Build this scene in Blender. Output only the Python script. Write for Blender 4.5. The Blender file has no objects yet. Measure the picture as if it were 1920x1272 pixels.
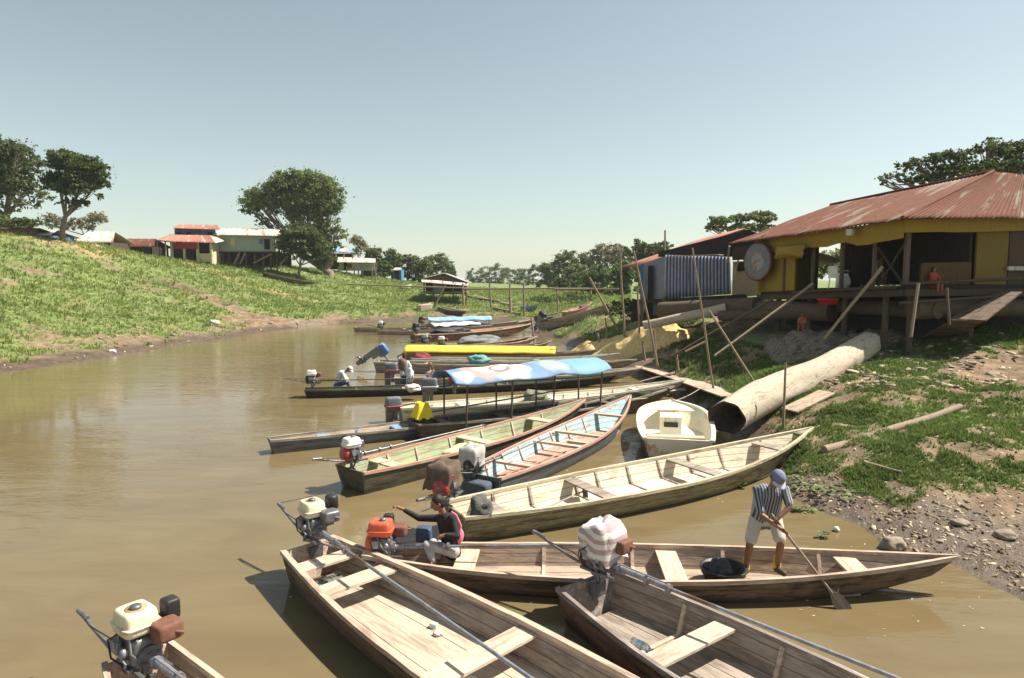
import bpy, bmesh, math, random
import numpy as np
from mathutils import Vector, Matrix, noise as mnoise
R = math.radians
random.seed(7); rng = np.random.default_rng(7)
scene = bpy.context.scene
COL = scene.collection

# ---------------------------------------------------------------- camera, sky, sun
F = 1250.0; CH = 4.3; TH = math.atan(111 / F)
cam = bpy.data.objects.new('camera', bpy.data.cameras.new('camera')); COL.objects.link(cam)
cam.location = (0, 0, CH); cam.rotation_euler = (math.pi / 2 - TH, 0, 0)
cam.data.sensor_width = 36; cam.data.lens = F / 1920 * 36; cam.data.clip_end = 6000; cam.data.clip_start = .1
scene.camera = cam
SUN_EL, SUN_AZ = 54, 80      # azimuth clockwise from +Y (view direction) towards +X
W = bpy.data.worlds.new('World'); scene.world = W; W.use_nodes = True
nt = W.node_tree; bg = nt.nodes['Background']
sky = nt.nodes.new('ShaderNodeTexSky'); sky.sky_type = 'NISHITA'; sky.sun_disc = False
sky.sun_elevation = R(SUN_EL); sky.sun_rotation = R(SUN_AZ); sky.air_density = 1.0; sky.dust_density = .6; sky.ozone_density = 1.0
hs = nt.nodes.new('ShaderNodeHueSaturation'); hs.inputs['Saturation'].default_value = .62; nt.links.new(sky.outputs[0], hs.inputs['Color'])
tm = nt.nodes.new('ShaderNodeMix'); tm.data_type = 'RGBA'; tm.blend_type = 'MULTIPLY'; tm.inputs[0].default_value = 1; tm.inputs[7].default_value = (.98, 1, .88, 1); nt.links.new(hs.outputs[0], tm.inputs[6]); nt.links.new(tm.outputs[2], bg.inputs[0]); bg.inputs[1].default_value = .076
sl = bpy.data.lights.new('sun', 'SUN'); sl.energy = 5.0; sl.angle = R(.53); sl.color = (1, .93, .81)
so = bpy.data.objects.new('sun', sl); COL.objects.link(so)
sd = Vector((math.sin(R(SUN_AZ)) * math.cos(R(SUN_EL)), math.cos(R(SUN_AZ)) * math.cos(R(SUN_EL)), math.sin(R(SUN_EL))))
so.rotation_euler = sd.to_track_quat('Z', 'Y').to_euler()
scene.view_settings.view_transform = 'Standard'; scene.view_settings.look = 'None'
scene.view_settings.exposure = .95; scene.view_settings.gamma = 1

# ---------------------------------------------------------------- pixel -> place helpers
def ray(px, py):
    u = (px - 960) / F; v = (636 - py) / F
    return Vector((u, math.cos(TH) + v * math.sin(TH), -math.sin(TH) + v * math.cos(TH)))
def P(px, py, z=0.):
    d = ray(px, py); t = (z - CH) / d.z
    return Vector((d.x * t, d.y * t, z))
def PD(px, py, Y):
    d = ray(px, py); t = Y / d.y
    return Vector((d.x * t, Y, CH + d.z * t))

# ---------------------------------------------------------------- noise and terrain
def _h(ix, iy, s):
    n = (ix * 374761393 + iy * 668265263 + s * 974634777) & 0xffffffff
    n = ((n ^ (n >> 13)) * 1274126177) & 0xffffffff
    return ((n ^ (n >> 16)) & 0xffff) / 65535.0
def vnoise(x, y, s=0):
    x = np.asarray(x, float); y = np.asarray(y, float)
    ix = np.floor(x).astype(np.int64); iy = np.floor(y).astype(np.int64)
    fx = x - ix; fy = y - iy; fx = fx * fx * (3 - 2 * fx); fy = fy * fy * (3 - 2 * fy)
    a = _h(ix, iy, s); b = _h(ix + 1, iy, s); c = _h(ix, iy + 1, s); d = _h(ix + 1, iy + 1, s)
    return (a * (1 - fx) + b * fx) * (1 - fy) + (c * (1 - fx) + d * fx) * fy
def fbm(x, y, s=0, o=4):
    r = 0; a = .5
    for k in range(o):
        r = r + a * vnoise(np.asarray(x) * 2 ** k + 17.3 * k, np.asarray(y) * 2 ** k - 9.1 * k, s + k); a *= .5
    return r / (1 - .5 ** o)

ctrl = []
shoreL = [(-200, 745), (-100, 722), (0, 702), (120, 682), (240, 663), (350, 645), (480, 624), (580, 613), (660, 609), (720, 606), (800, 605), (900, 604), (980, 606)]
shoreR = [(1010, 618), (1050, 637), (1095, 657), (1150, 687), (1215, 712), (1262, 738), (1290, 760), (1350, 805), (1440, 850), (1480, 893), (1510, 950), (1600, 985), (1650, 1030), (1790, 1068), (1920, 1135), (2150, 1240)]
for q in shoreL + shoreR: p = P(*q); ctrl.append((p.x, p.y, 0))
for q in [(0, 800), (300, 720), (500, 680), (640, 640), (200, 1000), (600, 900), (900, 700), (900, 800), (1000, 1000), (1300, 900), (1300, 1200), (1700, 1180), (1250, 860), (850, 625), (1000, 650), (1100, 740), (0, 1250), (1000, 1500), (400, 1500)]:
    p = P(*q); ctrl.append((p.x, p.y, -.7))
for a in [(0, 445, 60), (-200, 440, 55), (-500, 430, 50), (120, 452, 65), (200, 463, 75), (300, 483, 88), (420, 497, 92), (540, 503, 95), (640, 511, 105), (720, 526, 115),
          (800, 541, 105), (870, 551, 100), (0, 600, 40), (-300, 600, 34), (0, 520, 50), (200, 560, 52), (200, 505, 65), (400, 560, 62), (400, 520, 78), (600, 570, 76), (600, 530, 92),
          (750, 572, 82), (750, 548, 96), (870, 575, 85), (1000, 562, 92), (1150, 562, 70), (1050, 549, 130), (900, 545, 140), (1100, 572, 65), (1100, 598, 48), (1130, 618, 40),
          (1200, 600, 36), (1250, 618, 34), (1220, 658, 32), (1300, 680, 26.5), (1400, 650, 26), (1450, 700, 21), (1500, 660, 24.5), (1640, 690, 20.4), (1640, 668, 22.3), (1600, 760, 17), (1500, 820, 15.2),
          (1500, 860, 14), (1600, 900, 12.9), (1700, 950, 11.4), (1780, 1000, 10.5), (1900, 1020, 10.2), (1920, 1060, 9.4), (1900, 800, 14.6), (1900, 640, 22.5), (1800, 690, 20), (1400, 610, 30), (1600, 622, 26),
          (1800, 610, 25), (1900, 590, 27), (1500, 580, 40), (1300, 590, 40), (2200, 620, 22), (2400, 900, 11), (1250, 565, 60)]:
    p = PD(*a); ctrl.append((p.x, p.y, p.z))
ctrl += [(-70, 115, 7), (-45, 150, 6), (-110, 90, 8), (-20, 190, 3.5), (5, 170, 2), (30, 170, 2.6), (70, 150, 3.2), (60, 70, 3.5), (45, 45, 3), (-200, 200, 5), (200, 200, 3), (0, 400, 2), (-300, 500, 3), (300, 500, 3), (-200, 60, 8), (200, 50, 4), (30, 5, 3), (40, -10, 4), (14, -6, -.5), (-120, 0, 5), (-60, -10, -.5), (0, -20, -.7)]
cp = np.array(ctrl)
_d = np.sqrt(((cp[:, None, :2] - cp[None, :, :2]) ** 2).sum(-1))
_wt = np.linalg.solve(_d + np.eye(len(cp)) * -.02, cp[:, 2] - 1.0)
def polydist(x, y, pts):
    best = np.full(np.shape(x), 1e9)
    for (ax, ay), (bx, by) in zip(pts[:-1], pts[1:]):
        dx, dy = bx - ax, by - ay; t = np.clip(((x - ax) * dx + (y - ay) * dy) / (dx * dx + dy * dy), 0, 1)
        best = np.minimum(best, np.hypot(x - ax - t * dx, y - ay - t * dy))
    return best
GUL = [tuple(PD(*q)[:2]) for q in [(305, 546, 66), (340, 552, 65.5), (400, 566, 63), (450, 577, 60), (520, 590, 60), (600, 600, 62), (650, 604, 65)]]
GUL2 = [tuple(PD(*q)[:2]) for q in [(430, 590, 57), (500, 600, 58), (560, 604, 60)]]
TAN = [tuple(PD(*q)[:2]) for q in [(-100, 450, 60), (120, 462, 66), (250, 482, 80), (330, 500, 84), (430, 522, 80), (540, 545, 78)]]
def hgt(x, y):
    x = np.asarray(x, float); y = np.asarray(y, float); sh = x.shape; x = x.ravel(); y = y.ravel()
    out = np.empty(len(x))
    for i in range(0, len(x), 20000):
        d = np.sqrt((x[i:i + 20000, None] - cp[None, :, 0]) ** 2 + (y[i:i + 20000, None] - cp[None, :, 1]) ** 2)
        out[i:i + 20000] = d @ _wt + 1.0
    far = np.clip((np.hypot(x, y) - 250) / 300, 0, 1)
    out = out * (1 - far) + 2.5 * far
    nearL = np.clip(out + .3, 0, 1)
    out += nearL * ((fbm(x * .5, y * .5, 3) - .5) * .45 + (fbm(x * 2.4, y * 2.4, 9, 3) - .5) * .16)
    d1 = polydist(x, y, GUL) + (fbm(x * .8, y * .8, 21) - .5) * 3.4 + (fbm(x * .2, y * .2, 22) - .5) * 3
    out -= 2.2 * np.clip((fbm(x * .45, y * .45, 26, 3) - .36) * 4, 0, 1) * np.exp(-(d1 / .65) ** 2) * (y < 90)
    d2 = polydist(x, y, GUL2) + (fbm(x * .8, y * .8, 25) - .5) * 2.0
    out -= .35 * np.exp(-(d2 / .5) ** 2) * (y < 90)
    return out.reshape(sh)
def gz(x, y): return float(hgt(np.array([x]), np.array([y]))[0])
def G(px, Y, dz=0):
    """ground point below image column px at distance Y"""
    p = PD(px, 525, Y); return Vector((p.x, Y, gz(p.x, Y) + dz))
def onT(px, py, t0=5, t1=200):
    d = ray(px, py); ts = np.geomspace(t0, t1, 900)
    z = CH + d.z * ts; h = np.maximum(hgt(d.x * ts, d.y * ts), 0)
    k = np.argmax(z < h)
    if not (z < h).any(): k = len(ts) - 1
    t = ts[k]; return Vector((d.x * t, d.y * t, float(h[k])))
def grassmask(x, y, z):
    left = x < (-6 + (y - 60) * .2)
    n = np.where(left, fbm(x * .35, y * .35, 40) * .6 + fbm(x * 1.3, y * 1.3, 50) * .4, fbm(x * .4, y * .4, 40) * .4 + fbm(x * 2.6, y * 2.6, 50) * .6)
    g = (n - np.where(left, .30, .365)) * 6
    g = g + np.clip(y - 60, 0, 30) * .04
    sh = (z - np.where(left, .38, .30)) * 3.0 + (fbm(x * .7, y * .7, 61) - .5) * 5
    g = np.minimum(g, sh)
    dg = np.minimum(polydist(x, y, GUL), polydist(x, y, GUL2)) + (fbm(x * .9, y * .9, 21) - .5) * 2.4
    g = np.minimum(g, (np.abs(dg) - 1.0) * 1.4 + (fbm(x * .5, y * .5, 62) - .42) * 4)
    # dirt apron at the right rear and worn track
    d2 = np.hypot((x - 15.5) / 3.6, (y - 19) / 2.6); g = np.minimum(g, (d2 - .8) * 5 + (n - .5) * 6)
    return np.clip(g, 0, 1)

# ---------------------------------------------------------------- materials
MATS = {}
def srgb(c): return tuple(c) + (1,)
def mat(name, col, rough=.75, var=.3, scale=5., stretch=(1, 1, 1), bump=.25, metal=0., col2=None, amt2=.5, scale2=1.3, tint=False, spec=.4, coat=0., bscale=None, trans=0.):
    if name in MATS: return MATS[name]
    m = bpy.data.materials.new(name); m.use_nodes = True; MATS[name] = m
    n = m.node_tree.nodes; l = m.node_tree.links; b = n['Principled BSDF']
    tc = n.new('ShaderNodeTexCoord'); mp = n.new('ShaderNodeMapping'); mp.inputs['Scale'].default_value = stretch
    l.new(tc.outputs['Object'], mp.inputs[0])
    t = n.new('ShaderNodeTexNoise'); t.inputs['Scale'].default_value = scale; t.inputs['Detail'].default_value = 6; t.inputs['Roughness'].default_value = .65
    l.new(mp.outputs[0], t.inputs['Vector'])
    r = n.new('ShaderNodeValToRGB'); e = r.color_ramp.elements
    e[0].position = .3; e[1].position = .7
    e[0].color = srgb([c * (1 - var) for c in col]); e[1].color = srgb([min(1, c * (1 + var)) for c in col])
    l.new(t.outputs[0], r.inputs[0]); out = r.outputs[0]
    if col2:
        t2 = n.new('ShaderNodeTexNoise'); t2.inputs['Scale'].default_value = scale2; t2.inputs['Detail'].default_value = 8; t2.inputs['Roughness'].default_value = .7
        l.new(mp.outputs[0], t2.inputs['Vector'])
        rr = n.new('ShaderNodeValToRGB'); rr.color_ramp.elements[0].position = .62 - amt2 * .3; rr.color_ramp.elements[1].position = .70 - amt2 * .22
        l.new(t2.outputs[0], rr.inputs[0])
        mx = n.new('ShaderNodeMix'); mx.data_type = 'RGBA'; l.new(rr.outputs[0], mx.inputs[0]); l.new(out, mx.inputs[6]); mx.inputs[7].default_value = srgb(col2); out = mx.outputs[2]
    if tint:
        at = n.new('ShaderNodeAttribute'); at.attribute_name = 'tint'
        mr = n.new('ShaderNodeMapRange'); mr.inputs[3].default_value = .55; mr.inputs[4].default_value = 1.45; l.new(at.outputs['Fac'], mr.inputs[0])
        hs = n.new('ShaderNodeMix'); hs.data_type = 'RGBA'; hs.blend_type = 'MULTIPLY'; hs.inputs[0].default_value = 1
        cb = n.new('ShaderNodeCombineColor'); l.new(mr.outputs[0], cb.inputs[0]); l.new(mr.outputs[0], cb.inputs[1]); l.new(mr.outputs[0], cb.inputs[2])
        l.new(out, hs.inputs[6]); l.new(cb.outputs[0], hs.inputs[7]); out = hs.outputs[2]
    l.new(out, b.inputs['Base Color'])
    b.inputs['Roughness'].default_value = rough; b.inputs['Metallic'].default_value = metal; b.inputs['Specular IOR Level'].default_value = spec
    if coat: b.inputs['Coat Weight'].default_value = coat
    if trans: b.inputs['Transmission Weight'].default_value = trans
    if bump:
        bt = t
        if bscale:
            bt = n.new('ShaderNodeTexNoise'); bt.inputs['Scale'].default_value = bscale; bt.inputs['Detail'].default_value = 5; l.new(mp.outputs[0], bt.inputs['Vector'])
        bp = n.new('ShaderNodeBump'); bp.inputs['Strength'].default_value = bump; bp.inputs['Distance'].default_value = .03
        l.new(bt.outputs[0], bp.inputs['Height']); l.new(bp.outputs[0], b.inputs['Normal'])
    return m
LX = (1.3, 9, 9); LY = (9, 1.3, 9)
def wood(name, col, var=.28, col2=None, amt2=.45, along='x', rough=.8):
    return mat(name, col, rough, var, 3.2, LX if along == 'x' else LY, .35, col2=col2 or tuple(c * .45 for c in col), amt2=amt2, scale2=.9)
def leafmat(name, col):
    if name in MATS: return MATS[name]
    m = mat(name, col, .6, .25, .5, (1, 1, 1), 0, tint=True, spec=.3)
    n = m.node_tree.nodes; l = m.node_tree.links; b = n['Principled BSDF']; o = n['Material Output']
    tr = n.new('ShaderNodeBsdfTranslucent'); mx = n.new('ShaderNodeMixShader'); mx.inputs[0].default_value = .4
    src = b.inputs['Base Color'].links[0].from_socket; l.new(src, tr.inputs[0]); l.new(b.outputs[0], mx.inputs[1]); l.new(tr.outputs[0], mx.inputs[2]); l.new(mx.outputs[0], o.inputs[0])
    return m

# ---------------------------------------------------------------- mesh builder
class MB:
    def __init__(s): s.v = []; s.f = []; s.sm = []; s.uv = {}
    def add(s, vs, fs, smooth=False):
        o = len(s.v); s.v += [tuple(v) for v in vs]; s.f += [tuple(i + o for i in f) for f in fs]; s.sm += [smooth] * len(fs); return s
    def bar(s, a, b, w, h, up=(0, 0, 1), w2=None, h2=None):
        a = Vector(a); b = Vector(b); d = (b - a).normalized(); u = Vector(up)
        sx = d.cross(u)
        if sx.length < 1e-3: sx = d.cross(Vector((0, 1, 0)))
        sx.normalize(); sy = sx.cross(d)
        w2 = w if w2 is None else w2; h2 = h if h2 is None else h2
        vs = []
        for p, ww, hh in ((a, w, h), (b, w2, h2)):
            for i, j in ((-1, -1), (1, -1), (1, 1), (-1, 1)): vs.append(p + sx * (i * ww / 2) + sy * (j * hh / 2))
        return s.add(vs, [(3, 2, 1, 0), (4, 5, 6, 7), (0, 1, 5, 4), (1, 2, 6, 5), (2, 3, 7, 6), (3, 0, 4, 7)])
    def box(s, c, size, rz=0, rx=0, ry=0):
        m = Matrix.Translation(Vector(c)) @ Matrix.Rotation(rz, 4, 'Z') @ Matrix.Rotation(ry, 4, 'Y') @ Matrix.Rotation(rx, 4, 'X')
        x, y, z = (q / 2 for q in size)
        vs = [m @ Vector(p) for p in [(-x, -y, -z), (x, -y, -z), (x, y, -z), (-x, y, -z), (-x, -y, z), (x, -y, z), (x, y, z), (-x, y, z)]]
        return s.add(vs, [(3, 2, 1, 0), (4, 5, 6, 7), (0, 1, 5, 4), (1, 2, 6, 5), (2, 3, 7, 6), (3, 0, 4, 7)])
    def rbox(s, c, size, r=.25, rz=0, ry=0, n=12, taper=1., seg=5):
        """rounded box, superellipse section"""
        m = Matrix.Translation(Vector(c)) @ Matrix.Rotation(rz, 4, 'Z') @ Matrix.Rotation(ry, 4, 'Y')
        x, y, z = (q / 2 for q in size); vs = []; fs = []; N = 20; prof = [(-1, .88), (-.86, .97), (-.6, 1), (.5, 1), (.78, .97), (.93, .9), (1, .78)]; K = len(prof) - 1
        for t, rr in prof:
            tp = 1 + (taper - 1) * (t + 1) / 2
            for i in range(N):
                a = 2 * math.pi * i / N; c_, s_ = math.cos(a), math.sin(a); e = .38
                vs.append(m @ Vector((x * tp * rr * math.copysign(abs(c_) ** e, c_), y * tp * rr * math.copysign(abs(s_) ** e, s_), z * t)))
        for k in range(K):
            for i in range(N): fs.append((k * N + i, k * N + (i + 1) % N, (k + 1) * N + (i + 1) % N, (k + 1) * N + i))
        fs.append(tuple(reversed(range(N)))); fs.append(tuple(range(K * N, K * N + N)))
        return s.add(vs, fs, True)
    def tube(s, pts, rad, n=8, cap=True, smooth=True):
        pts = [Vector(p) for p in pts]; rad = [rad] * len(pts) if not hasattr(rad, '__len__') else rad
        vs = []; fs = []; u = None
        for i, p in enumerate(pts):
            d = (pts[min(i + 1, len(pts) - 1)] - pts[max(i - 1, 0)]).normalized()
            if u is None:
                u = d.cross(Vector((0, 0, 1)));
                if u.length < .05: u = d.cross(Vector((0, 1, 0)))
            u = (u - d * u.dot(d)).normalized(); w = d.cross(u)
            for k in range(n):
                a = 2 * math.pi * k / n; vs.append(p + (u * math.cos(a) + w * math.sin(a)) * rad[i])
        for i in range(len(pts) - 1):
            for k in range(n): fs.append((i * n + k, i * n + (k + 1) % n, (i + 1) * n + (k + 1) % n, (i + 1) * n + k))
        s.add(vs, fs, smooth)
        if cap: s.add(vs[:n], [tuple(reversed(range(n)))]); s.add(vs[-n:], [tuple(range(n))])
        return s
    def ell(s, c, r, rz=0, n=12, m=8, M=None, jit=0, seed=0):
        r = (r, r, r) if not hasattr(r, '__len__') else r
        T = M or (Matrix.Translation(Vector(c)) @ Matrix.Rotation(rz, 4, 'Z')); vs = []; fs = []
        for j in range(1, m):
            t = math.pi * j / m
            for i in range(n):
                a = 2 * math.pi * i / n; p = Vector((math.sin(t) * math.cos(a), math.sin(t) * math.sin(a), math.cos(t)))
                k = 1 + (min(jit, .5) * mnoise.noise(p * 1.7 + Vector((seed, seed * .7, 0))) + .35 * min(jit, .5) * abs(mnoise.noise(p * 5 + Vector((seed, 0, 3)))) + .15 * jit * mnoise.noise(p * 11) if jit else 0)
                vs.append(T @ Vector((p.x * r[0] * k, p.y * r[1] * k, p.z * r[2] * k)))
        vs.append(T @ Vector((0, 0, r[2]))); vs.append(T @ Vector((0, 0, -r[2]))); a, b = len(vs) - 2, len(vs) - 1
        for j in range(m - 2):
            for i in range(n): fs.append((j * n + i, (j + 1) * n + i, (j + 1) * n + (i + 1) % n, j * n + (i + 1) % n))
        for i in range(n): fs.append((a, i, (i + 1) % n)); fs.append((b, (m - 2) * n + (i + 1) % n, (m - 2) * n + i))
        return s.add(vs, fs, True)
    def limb(s, a, b, ra, rb, n=12):
        a = Vector(a); b = Vector(b); s.tube([a, b], [ra, rb], n, True); s.ell(a, ra, n=n, m=8); s.ell(b, rb, n=n, m=8); return s
    def lathe(s, prof, n=20, c=(0, 0, 0), M=None):
        T = M or Matrix.Translation(Vector(c)); vs = [T @ Vector((r * math.cos(2 * math.pi * i / n), r * math.sin(2 * math.pi * i / n), z)) for r, z in prof for i in range(n)]
        fs = [(k * n + i, k * n + (i + 1) % n, (k + 1) * n + (i + 1) % n, (k + 1) * n + i) for k in range(len(prof) - 1) for i in range(n)]
        return s.add(vs, fs, True)
    def loft(s, secs, closed=True, caps=True, smooth=False):
        n = len(secs[0]); vs = [p for q in secs for p in q]; fs = []
        for k in range(len(secs) - 1):
            for i in range(n if closed else n - 1): fs.append((k * n + i, k * n + (i + 1) % n, (k + 1) * n + (i + 1) % n, (k + 1) * n + i))
        if caps and closed: fs += [tuple(reversed(range(n))), tuple(range((len(secs) - 1) * n, len(secs) * n))]
        return s.add(vs, fs, smooth)
    def prism(s, poly, h, M=None):
        M = M or Matrix(); n = len(poly)
        vs = [M @ Vector((x, y, 0)) for x, y in poly] + [M @ Vector((x, y, h)) for x, y in poly]
        return s.add(vs, [tuple(reversed(range(n))), tuple(range(n, 2 * n))] + [(i, (i + 1) % n, n + (i + 1) % n, n + i) for i in range(n)])
    def build(s, name, m, parent=None, label=None, uv=None):
        me = bpy.data.meshes.new(name); me.from_pydata(s.v, [], s.f); me.update()
        me.polygons.foreach_set('use_smooth', s.sm); me.materials.append(m)
        o = bpy.data.objects.new(name, me); COL.objects.link(o)
        if parent: o.parent = parent
        if label: o['label'] = label
        return o
def tag(o, label=None, cat=None, group=None, kind=None):
    if label: o['label'] = label
    if cat: o['category'] = cat
    if group: o['group'] = group
    if kind: o['kind'] = kind
    return o
def empty(name, label, cat, M=None, group=None):
    o = bpy.data.objects.new(name, None); COL.objects.link(o); o.empty_display_size = .2
    if M is not None: o.matrix_world = M if isinstance(M, Matrix) else Matrix.Translation(Vector(M))
    return tag(o, label, cat, group)
def npmesh(name, V, Fq, m, tint=None, nv=4, parent=None, smooth=False):
    me = bpy.data.meshes.new(name); nf = len(Fq)
    me.vertices.add(len(V)); me.vertices.foreach_set('co', np.asarray(V, np.float32).ravel())
    me.loops.add(nf * nv); me.loops.foreach_set('vertex_index', np.asarray(Fq, np.int32).ravel())
    me.polygons.add(nf); me.polygons.foreach_set('loop_start', np.arange(0, nf * nv, nv, dtype=np.int32))
    if smooth: me.polygons.foreach_set('use_smooth', np.ones(nf, bool))
    me.update(calc_edges=True)
    if tint is not None:
        a = me.attributes.new('tint', 'FLOAT', 'FACE'); a.data.foreach_set('value', np.asarray(tint, np.float32))
    me.materials.append(m); o = bpy.data.objects.new(name, me); COL.objects.link(o)
    if parent: o.parent = parent
    return o

# ---------------------------------------------------------------- ground, water
def axis(parts):
    out = [parts[0][0]]
    for a, b, st in parts: n = max(1, int(round((b - a) / st))); out += [a + (b - a) * (i + 1) / n for i in range(n)]
    return np.array(out)
xs = axis([(-3000, -500, 500), (-500, -150, 50), (-150, -70, 5), (-70, -30, .8), (-30, 0, .5), (0, 18, .16), (18, 40, .6), (40, 150, 5), (150, 500, 50), (500, 3000, 500)])
ys = axis([(-400, -20, 60), (-20, 6, 2), (6, 26, .16), (26, 80, .5), (80, 140, 1.5), (140, 300, 10), (300, 600, 60), (600, 5000, 550)])
X, Y_ = np.meshgrid(xs, ys); Z = hgt(X, Y_); nx, ny = len(xs), len(ys)
ii = np.arange((nx) * (ny)).reshape(ny, nx)
Q = np.stack([ii[:-1, :-1], ii[:-1, 1:], ii[1:, 1:], ii[1:, :-1]], -1).reshape(-1, 4)
def ground_material():
    m = bpy.data.materials.new('soil_and_turf'); m.use_nodes = True; n = m.node_tree.nodes; l = m.node_tree.links; b = n['Principled BSDF']
    tc = n.new('ShaderNodeTexCoord')
    def nz(s, d=8, ro=.65):
        t = n.new('ShaderNodeTexNoise'); t.inputs['Scale'].default_value = s; t.inputs['Detail'].default_value = d; t.inputs['Roughness'].default_value = ro; l.new(tc.outputs['Object'], t.inputs['Vector']); return t.outputs[0]
    def ramp(src, st):
        r = n.new('ShaderNodeValToRGB'); e = r.color_ramp.elements
        while len(e) < len(st): e.new(.5)
        for q, (p, c) in zip(e, st): q.position = p; q.color = srgb(c)
        l.new(src, r.inputs[0]); return r.outputs[0]
    def mix(f, a, c_):
        x = n.new('ShaderNodeMix'); x.data_type = 'RGBA'; l.new(f, x.inputs[0]); l.new(a, x.inputs[6]); l.new(c_, x.inputs[7]); return x.outputs[2]
    soil = ramp(nz(1.8), [(.3, (.085, .055, .032)), (.5, (.19, .125, .075)), (.62, (.29, .2, .125)), (.75, (.36, .27, .18))])
    grass = ramp(nz(1.1), [(.3, (.09, .11, .035)), (.5, (.14, .18, .05)), (.7, (.22, .26, .08))])
    tan = ramp(nz(.8), [(.3, (.24, .19, .07)), (.7, (.36, .26, .12))])
    at = n.new('ShaderNodeAttribute'); at.attribute_name = 'turf'
    at2 = n.new('ShaderNodeAttribute'); at2.attribute_name = 'straw'
    at3 = n.new('ShaderNodeAttribute'); at3.attribute_name = 'mud'
    c1 = mix(at.outputs['Fac'], soil, grass); c2 = mix(at2.outputs['Fac'], c1, tan)
    mud = ramp(nz(2.5), [(.35, (.06, .04, .025)), (.65, (.15, .1, .06))])
    c3 = mix(at3.outputs['Fac'], c2, mud)
    l.new(c3, b.inputs['Base Color'])
    mr = n.new('ShaderNodeMapRange'); l.new(at3.outputs['Fac'], mr.inputs[0]); mr.inputs[3].default_value = .95; mr.inputs[4].default_value = .45; l.new(mr.outputs[0], b.inputs['Roughness'])
    bp = n.new('ShaderNodeBump'); bp.inputs['Strength'].default_value = .8; bp.inputs['Distance'].default_value = .12; l.new(nz(3.5, 9, .7), bp.inputs['Height']); l.new(bp.outputs[0], b.inputs['Normal'])
    return m
gm = grassmask(X, Y_, Z)
straw = np.clip((1.0 - polydist(X, Y_, TAN) / 2.6 + (fbm(X * .3, Y_ * .3, 77) - .5) * 3.2), 0, 1) * .85
gd = polydist(X, Y_, GUL) + (fbm(X * .8, Y_ * .8, 21) - .5) * 3.4 + (fbm(X * .2, Y_ * .2, 22) - .5) * 3
mud = np.clip((.42 - Z + (fbm(X * 1.2, Y_ * 1.2, 91) - .5) * .3) * 5, 0, 1)
mud = np.maximum(mud, .95 * np.clip((fbm(X * .45, Y_ * .45, 26, 3) - .34) * 5, 0, 1) * np.exp(-(gd / .75) ** 2) * (Y_ < 90))
ter = npmesh('river_bank', np.stack([X, Y_, Z], -1).reshape(-1, 3), Q, ground_material(), smooth=True); tag(ter, kind='structure')
for nm, arr in (('turf', gm * (1 - straw * .6)), ('straw', straw), ('mud', mud)):
    a = ter.data.attributes.new(nm, 'FLOAT', 'POINT'); a.data.foreach_set('value', arr.astype(np.float32).ravel())

def water_material():
    m = bpy.data.materials.new('muddy_water'); m.use_nodes = True; n = m.node_tree.nodes; l = m.node_tree.links; b = n['Principled BSDF']
    tc = n.new('ShaderNodeTexCoord')
    mpw = n.new('ShaderNodeMapping'); mpw.inputs['Scale'].default_value = (1, 2.6, 1); mpw.inputs['Rotation'].default_value = (0, 0, R(25)); l.new(tc.outputs['Object'], mpw.inputs[0]); t = n.new('ShaderNodeTexNoise'); t.inputs['Scale'].default_value = .35; t.inputs['Detail'].default_value = 7; t.inputs['Distortion'].default_value = 1.2; l.new(mpw.outputs[0], t.inputs['Vector'])
    r = n.new('ShaderNodeValToRGB'); r.color_ramp.elements[0].position = .3; r.color_ramp.elements[1].position = .7
    r.color_ramp.elements[0].color = (.138, .101, .05, 1); r.color_ramp.elements[1].color = (.172, .132, .067, 1); l.new(t.outputs[0], r.inputs[0]); l.new(r.outputs[0], b.inputs['Base Color'])
    b.inputs['Roughness'].default_value = .045; b.inputs['IOR'].default_value = 1.33; b.inputs['Specular IOR Level'].default_value = .5
    def layer(scale, stretch, s, dist, prev):
        mp = n.new('ShaderNodeMapping'); mp.inputs['Scale'].default_value = stretch; mp.inputs['Rotation'].default_value = (0, 0, R(12)); l.new(tc.outputs['Object'], mp.inputs[0])
        q = n.new('ShaderNodeTexNoise'); q.inputs['Scale'].default_value = scale; q.inputs['Detail'].default_value = 3; q.inputs['Distortion'].default_value = .4; l.new(mp.outputs[0], q.inputs['Vector'])
        g = n.new('ShaderNodeTexNoise'); g.inputs['Scale'].default_value = .07; g.inputs['Detail'].default_value = 2; l.new(tc.outputs['Object'], g.inputs['Vector'])
        gr = n.new('ShaderNodeMapRange'); gr.inputs[1].default_value = .35; gr.inputs[2].default_value = .62; gr.inputs[3].default_value = .15 * s; gr.inputs[4].default_value = s; l.new(g.outputs[0], gr.inputs[0])
        bp = n.new('ShaderNodeBump'); bp.inputs['Distance'].default_value = dist; l.new(gr.outputs[0], bp.inputs['Strength']); l.new(q.outputs[0], bp.inputs['Height'])
        if prev: l.new(prev, bp.inputs['Normal'])
        return bp.outputs[0]
    a = layer(1.1, (.5, 1.6, 1), .55, .05, None); c = layer(5, (.5, 1.7, 1), .6, .014, a)
    l.new(c, b.inputs['Normal']); return m
wv = MB(); wv.add([(-400, -300, 0), (400, -300, 0), (400, 75, 0), (-400, 75, 0)], [(0, 1, 2, 3)])
tag(wv.build('river_water', water_material()), kind='structure')

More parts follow.
